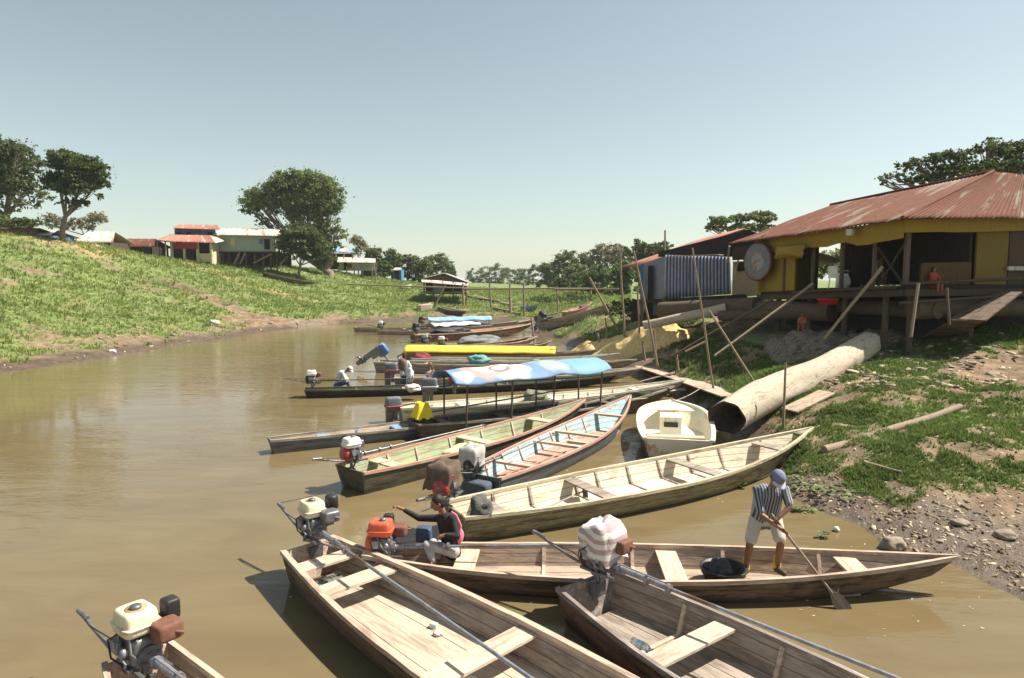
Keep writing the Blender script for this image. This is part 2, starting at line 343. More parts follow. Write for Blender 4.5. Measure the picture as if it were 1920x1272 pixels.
# ---------------------------------------------------------------- shared materials
bark = mat('bark', (.2, .16, .12), .9, .3, 6, (4, 4, .8), .6)
pole_m = mat('weathered_pole', (.27, .205, .14), .85, .3, 5, (5, 5, 1), .3)
pole_d = mat('dark_pole', (.12, .085, .06), .85, .3, 5, (5, 5, 1), .3)
steel = mat('galvanised_steel', (.26, .27, .3), .5, .35, 14, bump=.03, metal=.5, col2=(.16, .1, .07), amt2=.3)
dsteel = mat('dull_steel', (.2, .2, .21), .5, .35, 12, bump=.1, metal=.7)
blackp = mat('black_plastic', (.022, .022, .024), .5, .3, 10, bump=.08)
rustm = mat('rusty_iron', (.16, .07, .045), .8, .35, 10, bump=.3)
cream = mat('cream_enamel', (.68, .6, .42), .45, .08, 6, bump=.03, col2=(.4, .27, .14), amt2=.3, scale2=7, coat=.3)
whitep = mat('white_enamel', (.72, .71, .66), .35, .08, 6, bump=.02, col2=(.4, .36, .3), amt2=.1, scale2=7, coat=.3)
redp = mat('red_enamel', (.42, .035, .03), .38, .2, 9, bump=.04, coat=.3)
orangep = mat('orange_red_enamel', (.6, .1, .045), .38, .12, 9, bump=.04, coat=.3)
maroon = mat('faded_maroon_paint', (.13, .055, .05), .6, .25, 9, bump=.1)
skin_m = mat('brown_skin', (.23, .105, .06), .5, .14, 20, bump=.05)
hair_m = mat('black_hair', (.014, .011, .01), .55, .3, 40, bump=.4)

# ---------------------------------------------------------------- boats
def sstep(t): t = max(0, min(1, t)); return t * t * (3 - 2 * t)
BOATS = {}
def boat(key, label, cat, sp, bp_, beam, sw, h=.42, rise=.25, hull=None, inner=None, rail=None, seatm=None, floor=None, seats=(), ribs=0, drise=.05, wb=.74, pk=.42, pw=2.3, sz=None, bz=None, deck=0, flz=.035, railw=.055, draft=.13, group='river boats moored along the bank', name='wooden_canoe', seatw=.26, roll=0, raker=.35, dashed=False, pair=True):
    """sp, bp_: stern and bow points (world, at water or ground level)"""
    sp = Vector(sp); bp_ = Vector(bp_); d = bp_ - sp; L = d.length
    xa = d.normalized(); ya = Vector((0, 0, 1)).cross(xa).normalized(); za = xa.cross(ya)
    M = Matrix((xa, ya, za)).transposed().to_4x4(); M.translation = sp; M = M @ Matrix.Rotation(roll, 4, 'X')
    root = empty(name, label, cat, M, group)
    rk = raker
    def wid(s):
        if s < pk: return sw / 2 + (beam - sw) / 2 * math.sin(math.pi / 2 * s / pk)
        return max(.02, beam / 2 * (1 - ((s - pk) / (1 - pk)) ** pw) + .015)
    def top(s): return h + drise * max(0, (1 - s / .3)) ** 2 + rise * max(0, (s - .45) / .55) ** 2
    def bot(s): return -draft + (top(1) + draft - .28) * max(0, (s - .62) / .38) ** 2.3
    def xx(s, f):   # f 0 bottom, 1 top ; raked stem
        return s * L - (1 - f) * rk * sstep((s - .6) / .4) + (1 - f) * .12 * (1 - sstep(s / .1))
    def fb(s): return wid(s) * (wb - .3 * sstep((s - .6) / .4))
    N = 30; S = [i / N for i in range(N + 1)]
    def sec(s, off):
        w = max(.008, wid(s) - off); b = max(.005, fb(s) - off); zb = bot(s) + off; zt = top(s)
        wm = b + (w - b) * .55; zm = zb + (zt - zb) * .5
        return [(xx(s, 1), w, zt), (xx(s, .5), wm, zm), (xx(s, 0), b, zb), (xx(s, 0), -b, zb), (xx(s, .5), -wm, zm), (xx(s, 1), -w, zt)]
    def shell(o1, o2):
        m = MB(); A = [sec(s, o1) for s in S]; B = [sec(s, o2)[::-1] for s in S]
        m.loft([a + b for a, b in zip(A, B)], True, True); return m
    shell(0, .018).build('hull', hull, root)
    shell(.019, .034).build('inner_planking', inner, root)
    # transom
    t = MB(); q = sec(0, .006); t.loft([[(p[0] + .012, p[1], p[2]) for p in q], [(p[0] + .05, p[1], p[2]) for p in q]]); t.build('transom', rail if key in ('B', 'A', 'C', 'U', 'D') else hull, root)
    for sg in (1, -1):
        g = MB(); secs = []
        for s in S:
            w = wid(s) * sg; z = top(s); x = xx(s, 1); a = w + sg * .012; b = w - sg * (railw - .012)
            if (b * sg) < .01: b = .01 * sg
            q = [(x, a, z - .035), (x, b, z - .035), (x, b, z + .022), (x, a, z + .022)]
            secs.append(q if sg > 0 else q[::-1])
        g.loft(secs); g.build('gunwale', rail, root)
    # floor boards (one part, planks kept in the mesh)
    if floor:
        fm = MB(); K = 4
        for k in range(K):
            for j0 in range(0, 24):
                s0 = .03 + j0 * .035; s1 = s0 + .035
                if s1 > .86: break
                qs = []
                for s in (s0, s1):
                    lim = max(.02, fb(s) + (wid(s) - fb(s)) * .25 - .03); y0 = -lim + 2 * lim * k / K + .004; y1 = -lim + 2 * lim * (k + 1) / K - .004
                    zf = max(bot(s) + .05, flz) + (.003 if k % 2 else 0)
                    qs.append([(s * L, y0, zf - .02), (s * L, y1, zf - .02), (s * L, y1, zf), (s * L, y0, zf)])
                fm.loft(qs, True, j0 == 0 or s1 + .035 > .86)
        fm.build('floorboards', floor, root)
    for i in range(ribs):
        s = .07 + .8 * (i + .5) / ribs
        if any(abs(s - q) < .02 for q in seats): s += .03
        rb = MB(); zb = max(bot(s) + .04, flz); w = wid(s) - .036; b = fb(s) + (wid(s) - fb(s)) * .2 - .036; x = s * L
        if b < .05: continue
        for sg in (1, -1):
            rb.bar((x, sg * b, zb), (x, sg * (w - .012), top(s) - .04), .05, .045, (0, 1, 0))
        rb.bar((x, -b, zb + .012), (x, b, zb + .012), .05, .026)
        rb.build('rib', inner if not seatm else seatm, root)
    for k, s in enumerate(seats):
        w = wid(s) - .04; z = top(s) - .075; sm = MB(); x = s * L; j = (k * 37 % 7 - 3) * .004
        w0 = min(w, wid(s - seatw / 2 / L) - .04, wid(s + seatw / 2 / L) - .04)
        sm.box((x, 0, z), (seatw, 2 * w0, .032), j); sm.bar((x, -w0, z - .035), (x, w0, z - .035), .05, .036)
        sm.build('seat', seatm or rail, root)
    if deck:
        dm = MB(); secs = []
        for i in range(9):
            s = 1 - deck + deck * i / 8; w = max(.012, wid(s) - .05); z = top(s) - .012; secs.append([(xx(s, 1), w, z), (xx(s, 1), -w, z), (xx(s, 1), -w, z - .025), (xx(s, 1), w, z - .025)])
        dm.loft(secs); dm.build('bow_deck', seatm or rail, root)
    BOATS[key] = dict(root=root, M=M, L=L, wid=wid, top=top, h=h, yaw=math.atan2(xa.y, xa.x))
    return root
def on(key, x, y, z): return BOATS[key]['M'] @ Vector((x, y, z))

w_tan = lambda n, c, **k: wood(n, c, **k)
W_grey = wood('grey_weathered_planks', (.32, .265, .215), var=.2, col2=(.19, .15, .12))
W_greyx = wood('dark_weathered_hull', (.17, .115, .08), col2=(.06, .045, .035))
W_tan = wood('sun_bleached_planks', (.47, .385, .295), var=.18, col2=(.32, .25, .19), amt2=.4)
W_tany = wood('sun_bleached_seat_board', (.52, .41, .31), col2=(.33, .25, .18), amt2=.36, along='y')
W_brown = wood('brown_planks', (.37, .28, .21), var=.2, col2=(.25, .185, .14))
W_rail = wood('bleached_rail', (.48, .36, .27), col2=(.28, .2, .15), amt2=.38)
W_darkrail = wood('dark_grey_rail', (.2, .16, .14), col2=(.38, .33, .29), amt2=.35)
W_cream = wood('cream_painted_planks', (.63, .55, .42), var=.14, col2=(.34, .27, .17), amt2=.25)
W_creamx = wood('olive_painted_hull', (.27, .24, .13), col2=(.13, .1, .06))
W_creamr = wood('cream_rail', (.5, .43, .29), col2=(.28, .22, .14), amt2=.3)
W_blue = wood('pale_blue_planks', (.33, .45, .47), var=.15, col2=(.38, .22, .17), amt2=.25)
W_pink = wood('faded_red_floor', (.44, .26, .2), var=.18, col2=(.28, .15, .12))
W_red = wood('faded_red_rail', (.42, .19, .14), var=.2, col2=(.3, .2, .14))
W_redrail2 = wood('salmon_rail', (.42, .22, .17), var=.2, col2=(.42, .32, .22))
W_green = wood('pale_green_planks', (.33, .36, .22), var=.15, col2=(.24, .23, .14))
W_dgreen = wood('dark_green_planks', (.07, .1, .06), col2=(.04, .05, .035))
W_olive = wood('dark_olive_hull', (.1, .09, .06), col2=(.05, .04, .03))
W_teal = wood('dark_blue_hull', (.06, .085, .11), col2=(.12, .1, .09))
W_bgrey = wood('blue_grey_hull', (.13, .15, .17), col2=(.1, .085, .06))
W_white = wood('white_painted_planks', (.68, .65, .53), var=.08, col2=(.45, .4, .29), amt2=.2)
W_whiter = wood('off_white_rail', (.6, .55, .42), var=.1, col2=(.34, .28, .2))
W_black = wood('tarred_hull', (.035, .03, .025))
W_mar = wood('maroon_floor', (.2, .1, .08))
W_bseat = mat('blue_painted_seat', (.17, .3, .45), .6, .15, 5, LY, .2, col2=(.2, .18, .15), amt2=.2)
def seams(m, period=.13, off=.085, wet=False):
    n = m.node_tree.nodes; l = m.node_tree.links; b = n['Principled BSDF']; cur = b.inputs['Base Color'].links[0].from_socket; tc = n.new('ShaderNodeTexCoord'); sx = n.new('ShaderNodeSeparateXYZ'); l.new(tc.outputs['Object'], sx.inputs[0])
    def mth(op, a, v=None, c=None):
        q = n.new('ShaderNodeMath'); q.operation = op; l.new(a, q.inputs[0])
        if v is not None: q.inputs[1].default_value = v
        if c is not None: l.new(c, q.inputs[1])
        return q.outputs[0]
    nz = n.new('ShaderNodeTexNoise'); nz.inputs['Scale'].default_value = 1.5; l.new(tc.outputs['Object'], nz.inputs['Vector'])
    z = mth('ADD', sx.outputs[2], None, mth('MULTIPLY', nz.outputs[0], .02)); f = mth('ABSOLUTE', mth('SUBTRACT', mth('FRACT', mth('ADD', mth('MULTIPLY', z, 1 / period), 20.5 - off / period)), .5))
    mr = n.new('ShaderNodeMapRange'); mr.inputs[1].default_value = .02; mr.inputs[2].default_value = .06; mr.inputs[3].default_value = .75; mr.inputs[4].default_value = 0; l.new(f, mr.inputs[0])
    mx = n.new('ShaderNodeMix'); mx.data_type = 'RGBA'; l.new(mr.outputs[0], mx.inputs[0]); l.new(cur, mx.inputs[6]); mx.inputs[7].default_value = (.05, .035, .025, 1); l.new(mx.outputs[2], b.inputs['Base Color'])
    if wet:
        m2 = n.new('ShaderNodeMapRange'); m2.inputs[1].default_value = .10; m2.inputs[2].default_value = .035; m2.inputs[3].default_value = 0; m2.inputs[4].default_value = .8; l.new(mth('ADD', z, None, mth('MULTIPLY', nz.outputs[0], .05)), m2.inputs[0])
        m3 = n.new('ShaderNodeMix'); m3.data_type = 'RGBA'; l.new(m2.outputs[0], m3.inputs[0]); l.new(mx.outputs[2], m3.inputs[6]); m3.inputs[7].default_value = (.035, .028, .02, 1); l.new(m3.outputs[2], b.inputs['Base Color'])
for q_ in (W_cream, W_creamx, W_grey, W_greyx, W_brown, W_blue, W_green, W_white, W_olive, W_bgrey): seams(q_, wet=q_ in (W_greyx, W_creamx, W_olive, W_bgrey))

boat('A', 'plank canoe at the bottom left corner with only its stern showing', 'boat', P(262, 1310, 0), P(262, 1310, 0) + Vector((6.1, -6.2, 0)), 1.3, .62, .45, .2, W_greyx, W_brown, W_rail, W_tany, W_tan, (.1, .35), 4)
boat('B', 'wide bleached plank canoe nearest the camera with a brown board floor', 'boat', (-2.98, 9.42, 0), (3.9, 2.4, 0), 1.5, .82, .42, .25, W_greyx, W_grey, W_rail, W_tany, W_tan, (.055, .135, .385, .62), 0, seatw=.3, pk=.36, railw=.075, flz=.05)
boat('C', 'long brown plank canoe carrying the man with the paddle and the woman', 'boat', (-2.1, 9.36, 0), (6.12, 8.84, 0), 1.25, .55, .32, .2, W_greyx, W_brown, W_rail, W_tany, W_brown, (.175, .53, .83), 5, pw=2.1, seatw=.3, pk=.45, drise=.1)
boat('D', 'dark weathered plank canoe with blackened rails under the striped cloth motor', 'boat', (.93, 8.28, 0), (5.5, 2.2, 0), 1.5, .95, .42, .25, W_greyx, W_grey, W_darkrail, W_tany, W_grey, (.22, .55), 5, pk=.34, flz=.045)
boat('E', 'large cream painted plank boat with pale ribs and two cross boards', 'boat', (-1.0, 10.85, 0), (7.15, 15.6, 0), 1.72, .95, .42, .38, W_creamx, W_cream, W_creamr, W_grey, W_cream, (.08, .31, .60, .84), 9, pk=.45, pw=2.2, seatw=.28, deck=.055, railw=.07, wb=.7)
boat('F', 'blue and pink plank boat with ribs behind the cream boat', 'boat', (-.62, 12.9, 0), (3.62, 20.1, 0), 1.5, .95, .4, .4, W_bgrey, W_blue, W_redrail2, W_tany, W_pink, (.17, .42, .56, .8), 8, pk=.42, seatw=.16, wb=.72)
boat('G', 'red rimmed boat painted pale green inside', 'boat', (-3.3, 13.25, 0), (2.2, 19.8, 0), 1.35, .95, .42, .3, W_olive, W_green, W_redrail2, W_tany, W_green, (.12, .45, .75), 6, pk=.4, seatw=.3)
boat('H', 'grey canoe with light blue seats behind the red rimmed boat', 'boat', (-6.05, 16.3, 0), (3.9, 22.2, 0), 1.0, .42, .3, .22, W_bgrey, W_tan, W_grey, W_bseat, W_tan, (.12, .3, .7), 3, pk=.5, seatw=.32, pw=2.5)
boat('J', 'dark green boat carrying the blue tarpaulin awning on posts', 'boat', (-2.7, 17.85, 0), (5.5, 22.4, 0), 1.35, .9, .4, .3, W_olive, W_dgreen, W_grey, W_greyx, W_dgreen, (.1, .3, .5, .7), 6, pk=.4)
boat('K', 'long white painted boat behind the blue awning', 'boat', (-3.45, 20.0, 0), (6.3, 23.9, 0), 1.25, .8, .42, .3, W_whiter, W_white, W_whiter, W_white, W_white, (.2, .5, .8), 9, pk=.4)
boat('L', 'low black hulled canoe under the crouching man in a white cap', 'boat', (-7.6, 24.2, 0), (4.3, 26.9, 0), 1.05, .62, .25, .2, W_black, W_dgreen, W_olive, W_grey, W_dgreen, (.3, .6, .8), 5, pk=.4)
boat('M', 'boat with a maroon floor behind the standing woman', 'boat', (-4.75, 26.6, 0), (5.5, 27.9, 0), 1.3, .8, .36, .25, W_grey, W_whiter, W_whiter, W_grey, W_mar, (.15, .75), 4)
boat('N', 'pale grey boat with the tilted blue outboard on its stern', 'boat', (-6.4, 31.2, 0), (5.6, 29.6, 0), 1.3, .8, .45, .3, W_grey, W_grey, W_whiter, W_grey, W_grey, (.2, .4, .6), 6)
boat('N2', 'white sided boat lying under the yellow covered boat', 'boat', (-4.9, 32.8, 0), (5.2, 31.9, 0), 1.2, .8, .42, .35, W_white, W_whiter, W_white, W_grey, W_grey, (.3, .6), 5)
boat('O', 'boat roofed end to end by a bright yellow cover', 'boat', (-5.7, 34.9, 0), (4.4, 33.8, 0), 1.3, .8, .45, .3, W_grey, W_tan, W_rail, W_tany, W_tan, (.85,), 4)

# white fibreglass dinghy (bow towards the bank)
gel = mat('white_gelcoat', (.72, .68, .55), .4, .06, 4, bump=.05, col2=(.42, .25, .11), amt2=.2, scale2=2.2)
gelo = mat('dark_outer_hull', (.05, .06, .07), .4, .2, 4, bump=.05, col2=(.4, .36, .28), amt2=.25, scale2=3)  # near-black with pale patches over the whole outer hull
boat('U', 'stubby white fibreglass dinghy with rust stains beside the big log', 'boat', (3.9, 15.35, .02), (4.75, 19.6, .12), 1.95, 1.62, .5, .12, gelo, gel, gel, gel, gel, (), 0, pk=.45, pw=4.6, wb=.78, railw=.1, name='dinghy', group=None, raker=.5)
m_ = MB(); m_.box((2.35, .1, .36), (.62, .55, .5)); m_.build('console', gel, BOATS['U']['root'])
m_ = MB(); m_.box((2.02, .1, .42), (.02, .36, .13)); m_.build('console_opening', blackp, BOATS['U']['root'])
m_ = MB(); m_.box((1.25, 0, .3), (.26, 1.4, .04)); m_.build('bench', W_tany, BOATS['U']['root'])
m_ = MB(); m_.loft([[(3.1 + .9 * t, w_ * .92, .585 + .02 * t), (3.1 + .9 * t, -w_ * .92, .585 + .02 * t), (3.1 + .9 * t, -w_ * .92, .545 + .02 * t), (3.1 + .9 * t, w_ * .92, .545 + .02 * t)] for t, w_ in [(0, .62), (.4, .52), (.7, .38), (1, .16)]]); m_.build('fore_deck', gel, BOATS['U']['root'])

# boats farther along
def B2(key, label, a, b, za, zb, beam, h, hull, inner, rail, **k):
    boat(key, label, 'boat', P(a[0], a[1], h).xy.to_3d() + Vector((0, 0, za)), P(b[0], b[1], h + zb + .2).xy.to_3d() + Vector((0, 0, zb)), beam, k.pop('sw', .7), h, k.pop('rise', .25), hull, inner, rail, k.pop('seatm', W_grey), k.pop('floor', inner), k.pop('seats', (.2, .5, .75)), k.pop('ribs', 0), **k)
B2('P1', 'bare canoe with a grey tarpaulin hump behind the yellow covered boat', (772, 650), (995, 632), 0, .05, 1.3, .35, W_greyx, W_grey, W_rail)
B2('P2', 'small brown canoe drawn up right of the grey tarpaulin', (880, 648), (1008, 632), 0, .1, 1.1, .3, W_brown, W_brown, W_rail)
B2('P3', 'reddish brown canoe with its bow just above the yellow cover', (925, 652), (1035, 640), .02, .1, 1.1, .3, W_brown, W_red, W_rail)
B2('Q', 'big rusty red boat with black sheeting amidships', (773, 629), (998, 608), 0, .1, 1.6, .5, W_greyx, W_red, W_rail)
B2('Q2', 'long pale canoe tucked between the rusty boat and the blue roofed boat', (800, 616), (1000, 600), 0, .1, 1.3, .4, W_grey, W_tan, W_rail)
B2('R', 'boat with the long sky blue roof', (788, 611), (975, 602), 0, .1, 1.4, .45, W_grey, W_grey, W_whiter)
B2('S1', 'low brown canoe farthest left in the row of far boats', (665, 615), (800, 612), 0, 0, 1.2, .3, W_brown, W_brown, W_brown, rise=.1)
B2('S2', 'low canoe with a white engine left of the blue roofed boat', (709, 620), (840, 616), 0, 0, 1.2, .3, W_brown, W_greyx, W_rail, rise=.1)
def B3(key, label, a, b, beam, h, hull, inner, rail, **k):  # resting on the bank
    pa = onT(*a); pb = onT(*b); up = Vector((0, 0, .12)); boat(key, label, 'boat', pa + up, pb + up, beam, k.pop('sw', .6), h, k.pop('rise', .2), hull, inner, rail, W_grey, inner, k.pop('seats', (.3, .7)), 0, draft=k.pop('draft', .1), **k)
B3('T1', 'long grey canoe drawn up on the grass left of the shed', (1012, 622), (1165, 590), 1.2, .45, W_grey, W_grey, W_rail)
B3('T2', 'slim grey canoe lying behind the long grey one on the grass', (1030, 612), (1140, 586), 1.0, .4, W_grey, W_grey, W_rail)
B3('T3', 'pinkish weathered canoe pointing up the far bank', (1058, 596), (1112, 580), 1.0, .35, W_red, W_pink, W_pink)
B3('V1', 'old bleached canoe stranded upright on the far green slope', (785, 584), (812, 580), 1.3, .5, W_tan, W_tan, W_tan, seats=())
B3('V2', 'dark canoe on the slope right of the bleached canoe', (824, 584), (875, 596), 1.1, .4, W_greyx, W_brown, W_tan, seats=())
B3('V3', 'dark canoe stranded high on the left bank below the big tree', (494, 519), (592, 540), 1.2, .35, W_greyx, W_greyx, W_grey, seats=())
B3('V4', 'small white boat lying on the grass left of the open shelter', (750, 542), (772, 542), 1.2, .3, W_white, W_white, W_white, seats=())
B3('V5', 'little bright blue boat on the mud in mid distance', (980, 582), (1008, 584), 1.2, .3, W_bseat, W_bseat, W_bseat, seats=())

# ---------------------------------------------------------------- engines
def longtail(key, label, M, tankm, coverm, L=3.2, sag=-.06, handle=.75, cloth=None, seed=0, airm=None, yaw=0, muff=rustm, capm=dsteel, shaftm=steel, group='long tail boat engines', s=1., rise=None, band=None):
    """M: world matrix at the transom top, x pointing inboard"""
    root = empty('boat_engine', label, 'engine', M @ Matrix.Rotation(yaw, 4, 'Z') @ Matrix.Scale(s, 4), group)
    def b(mb, n, mm, par=None, lab=None): return mb.build(n, mm, par or root, lab)
    m = MB(); m.tube([(0, 0, -.16), (0, 0, .12)], .028, 10); m.box((.0, 0, -.1), (.1, .16, .16)); m.bar((-.16, .11, .13), (.3, .11, .13), .03, .03); m.bar((-.16, -.11, .13), (.3, -.11, .13), .03, .03); m.bar((.05, -.15, .12), (.05, .15, .12), .05, .03); m.tube([(.1, 0, .1), (.02, 0, -.05)], .02, 8)
    m.bar((.02, -.09, -.2), (.02, -.09, -.02), .02, .03); m.bar((.02, .09, -.2), (.02, .09, -.02), .02, .03); b(m, 'mount', dsteel)
    m = MB(); m.rbox((.02, 0, .26), (.27, .25, .24)); m.rbox((.0, .14, .33), (.16, .17, .17))
    for k in range(6): m.box((.0, .12 + .022 * k, .33), (.2, .006, .19))
    m.tube([(.12, 0, .22), (.2, 0, .22)], [.08, .05], 14); m.ell((.07, -.13, .2), .035); m.tube([(-.02, -.12, .2), (.1, -.16, .17)], .012, 6); m.ell((-.08, .14, .18), .03)
    for q in range(7): a_ = q * .9 + seed; m.tube([(.12 * math.cos(a_), .14 * math.sin(a_), .16 + .03 * q), (.17 * math.cos(a_ + .4), .17 * math.sin(a_ + .4), .2 + .03 * q)], .011, 6)
    m.box((.08, -.12, .14), (.12, .08, .03)); m.box((-.05, .1, .14), (.14, .05, .04)); m.tube([(.15, 0, .22), (.19, 0, .22)], .095, 16); [m.tube([(.18, .075 * math.cos(q), .22 + .075 * math.sin(q)), (.205, .075 * math.cos(q), .22 + .075 * math.sin(q))], .012, 6) for q in (.4, 1.97, 3.54, 5.1)]
    b(m, 'engine_block', dsteel)
    m = MB(); m.tube([(-.02, -.14, .42), (-.1, -.2, .36), (-.06, -.2, .22), (.06, -.14, .15)], .008, 6); m.tube([(.06, .16, .3), (-.06, .24, .36), (-.16, .14, .3)], .007, 6); m.tube([(-.1, -.11, .2), (-.3, -.1, .26), (-.6, -.15, .3), (-.72, -.14, .33)], .006, 6); b(m, 'fuel_hose', blackp)
    m = MB(); T = Matrix.Translation((-.11, 0, .27)) @ Matrix.Rotation(-math.pi / 2, 4, 'Y'); m.lathe([(.0, .1), (.06, .1), (.075, .085), (.13, .075), (.15, .05), (.155, 0), (.14, -.02), (0, -.02)], 22, M=T); b(m, 'flywheel_cover', coverm)
    m = MB(); m.lathe([(0, .105), (.045, .105), (.05, .09)], 14, M=T); b(m, 'starter_hub', dsteel)
    m = MB(); m.rbox((.0, -.02, .5), (.33, .29, .19), taper=.88); m.rbox((.0, -.02, .478), (.35, .31, .022)); tk = b(m, 'fuel_tank', tankm)
    m = MB(); m.lathe([(0, .035), (.04, .035), (.045, .02), (.045, 0)], 16, c=(.03, -.03, .592)); b(m, 'tank_cap', capm, tk)
    if tankm is cream: m = MB(); m.lathe([(.086, -.004), (.084, .0025), (0, .0025)], 18, c=(.02, -.025, .597)); b(m, 'rust_stain', mat('orange_rust', (.42, .26, .12), .8, .3, 14, bump=.1), tk)
    m = MB(); m.rbox((.04, .24, .5), (.14, .13, .17)) if airm != 'round' else m.lathe([(0, .12), (.07, .12), (.085, .1), (.085, -.05), (.05, -.08)], 16, c=(.03, .24, .5))
    m.tube([(.03, .24, .42), (.03, .18, .32)], .03, 8); b(m, 'air_filter', blackp)
    m = MB(); m.rbox((.22, .12, .42), (.2, .22, .14)); m.tube([(.2, .12, .35), (.1, .1, .28)], .022, 8); m.tube([(.3, .14, .42), (.35, .2, .4)], .015, 8); b(m, 'muffler', muff)
    m = MB(); m.box((-.04, -.17, .32), (.09, .05, .1)); m.tube([(-.02, -.15, .4), (.05, -.2, .3), (.12, -.16, .2)], .008, 6); m.tube([(.1, -.12, .42), (.17, -.14, .3), (.14, -.05, .18)], .009, 6); m.ell((.1, -.17, .3), (.035, .03, .04)); b(m, 'carburettor', steel)
    if L:
        zr = sag if rise is None else rise
        m = MB(); m.tube([(.18, 0, .22), (.9, 0, .22 + zr * .25)], [.036, .03], 10); m.tube([(.88, 0, .22 + zr * .25), (L, 0, .22 + zr)], [.02, .018], 8)
        for q in (.28, .62, .88): m.tube([(q, 0, .22 + zr * q / 3.2), (q + .035, 0, .22 + zr * (q + .035) / 3.2)], .05, 12)
        m.bar((.3, -.02, .27), (.85, -.02, .27 + zr * .2), .012, .012); b(m, 'drive_shaft', shaftm)
        m = MB()
        for k in range(2):
            a = k * math.pi; c, s_ = math.cos(a), math.sin(a)
            m.add([(L, 0, .22 + zr), (L + .03, .05 * c, .22 + zr + .05 * s_ + .03), (L + .02, .11 * c, .22 + zr + .09 * s_), (L - .02, .08 * c, .22 + zr - .03)], [(0, 1, 2, 3), (3, 2, 1, 0)])
        m.tube([(L - .03, 0, .22 + zr), (L + .05, 0, .22 + zr)], [.03, .012], 8); b(m, 'propeller', dsteel)
    if handle:
        m = MB(); m.tube([(-.1, -.1, .16), (-.3, -.12, .2), (-handle - .1, -.13, .34)], .016, 8); m.tube([(-handle + .06, -.13, .325), (-handle - .12, -.13, .345)], .022, 8); b(m, 'steering_handle', dsteel)
    if cloth:
        m = MB(); n = 36; vs = []; fs = []; prof = [(.02, .655), (.3, .665), (.6, .655), (.86, .62), (.98, .56), (1.0, .48), (1.0, .41), (1.03, .34), (1.08, .28)]; mm = len(prof) - 1
        for t, (rr, z) in enumerate(prof):
            for i in range(n):
                a = 2 * math.pi * i / n; c_, s_ = math.cos(a), math.sin(a); e = .6; fold = .05 * math.sin(a * 5 + seed + t * .35) * (t / mm) + .03 * math.sin(a * 11 + t + seed * 2) * (t / mm)
                nz_ = mnoise.noise(Vector((c_ * rr * 2 + seed, s_ * rr * 2, z * 5))); w = 1 + fold + .16 * nz_
                vs.append((.205 * rr * w * math.copysign(abs(c_) ** e, c_) + .02, .235 * rr * w * math.copysign(abs(s_) ** e, s_) + .06, z + .09 * mnoise.noise(Vector((c_ * rr * 1.6, s_ * rr * 1.6, seed + 3))) - (.05 * abs(math.sin(a * 2 + seed)) if t == mm else 0)))
        for j in range(mm):
            for i in range(n): fs.append((j * n + i, (j + 1) * n + i, (j + 1) * n + (i + 1) % n, j * n + (i + 1) % n))
        fs.append(tuple(range(n))); m.add(vs, fs, True); o = b(m, 'cloth_cover', cloth)
    return root
def at(key, x=0., y=0, z=0, yaw=0):
    B = BOATS[key]; return B['M'] @ Matrix.Translation((x, y, B['top'](0) + z)) @ Matrix.Rotation(yaw, 4, 'Z')

stripe = mat('striped_cloth', (.6, .56, .5), .9, .08, 5, bump=.1)
def add_stripes(m, c1, c2, scale=9, axis='X'):
    n = m.node_tree.nodes; l = m.node_tree.links; b = n['Principled BSDF']; tc = n.new('ShaderNodeTexCoord'); mp = n.new('ShaderNodeMapping'); mp.inputs['Rotation'].default_value = (.2, 1.3, .3) if axis == 'D' else (0, 0, 0)
    l.new(tc.outputs['Object'], mp.inputs[0]); w = n.new('ShaderNodeTexWave'); w.bands_direction = 'X' if axis == 'D' else axis; w.inputs['Scale'].default_value = scale; w.inputs['Distortion'].default_value = 1.3; w.inputs['Detail Scale'].default_value = .6
    l.new(mp.outputs[0], w.inputs['Vector']); r = n.new('ShaderNodeValToRGB'); r.color_ramp.interpolation = 'LINEAR'; e = r.color_ramp.elements; e[0].position = .42; e[0].color = srgb(c1); e[1].position = .56; e[1].color = srgb(c2)
    l.new(w.outputs[0], r.inputs[0]); l.new(r.outputs[0], b.inputs['Base Color'])
add_stripes(stripe, (.4, .3, .31), (.66, .62, .57), 2.9, 'D')
brownc = mat('brown_cloth', (.12, .085, .065), .95, .25, 6, bump=.3)
greyc = mat('grey_cover_cloth', (.42, .4, .37), .9, .15, 6, bump=.2)
blkc = mat('black_sheeting', (.035, .035, .038), .6, .5, 5, bump=.4)

longtail('A', 'engine with a large cream fuel tank at the bottom left corner', at('A', .1, 0, -.2, .15), cream, redp, 3.0, s=1.22, airm='box')
longtail('B', 'cream tanked engine on the stern of the widest bleached canoe', at('B', .05, .08, -.02, -.07), cream, maroon, 4.3, sag=-.05, airm='round', s=1.12, muff=dsteel)
longtail('C', 'orange red engine on the canoe that carries the woman', at('C', .22, -.02, -.2, .0), orangep, orangep, 3.2, sag=.12, handle=.9, s=1.08)
longtail('D', 'engine wrapped in striped cloth on the dark canoe', at('D', .15, .1, .02, .14), cream, maroon, 5.0, sag=-.1, cloth=stripe, s=1.15)
longtail('E', 'red engine under a brown cloth on the cream boat', at('E', -.02, .2, .05, .55), redp, redp, 0, handle=.8, cloth=brownc, s=1.1)
longtail('G', 'red engine with a white fuel tank on the red rimmed boat', at('G', .12, .1, .0, -.12), whitep, redp, 3.4, muff=dsteel, sag=.1, s=1.05, shaftm=dsteel)
longtail('L', 'small engine with a faded white tank on the black canoe', at('L', .25, 0, .08, -.08), whitep, blackp, 6.3, sag=.0, s=1.05, shaftm=pole_d)
longtail('K', 'red engine with a white tank between the white boat and the black canoe', Matrix.Translation(P(852, 741, .3) + Vector((0, 0, .25))), redp, redp, 0, s=1.0)
longtail('P', 'white tanked red engine behind the yellow cover', Matrix.Translation(P(828, 652, .4)), whitep, redp, 0, s=1.1)
greenp = mat('pale_green_enamel', (.25, .4, .3), .4, .15, 6, bump=.05)
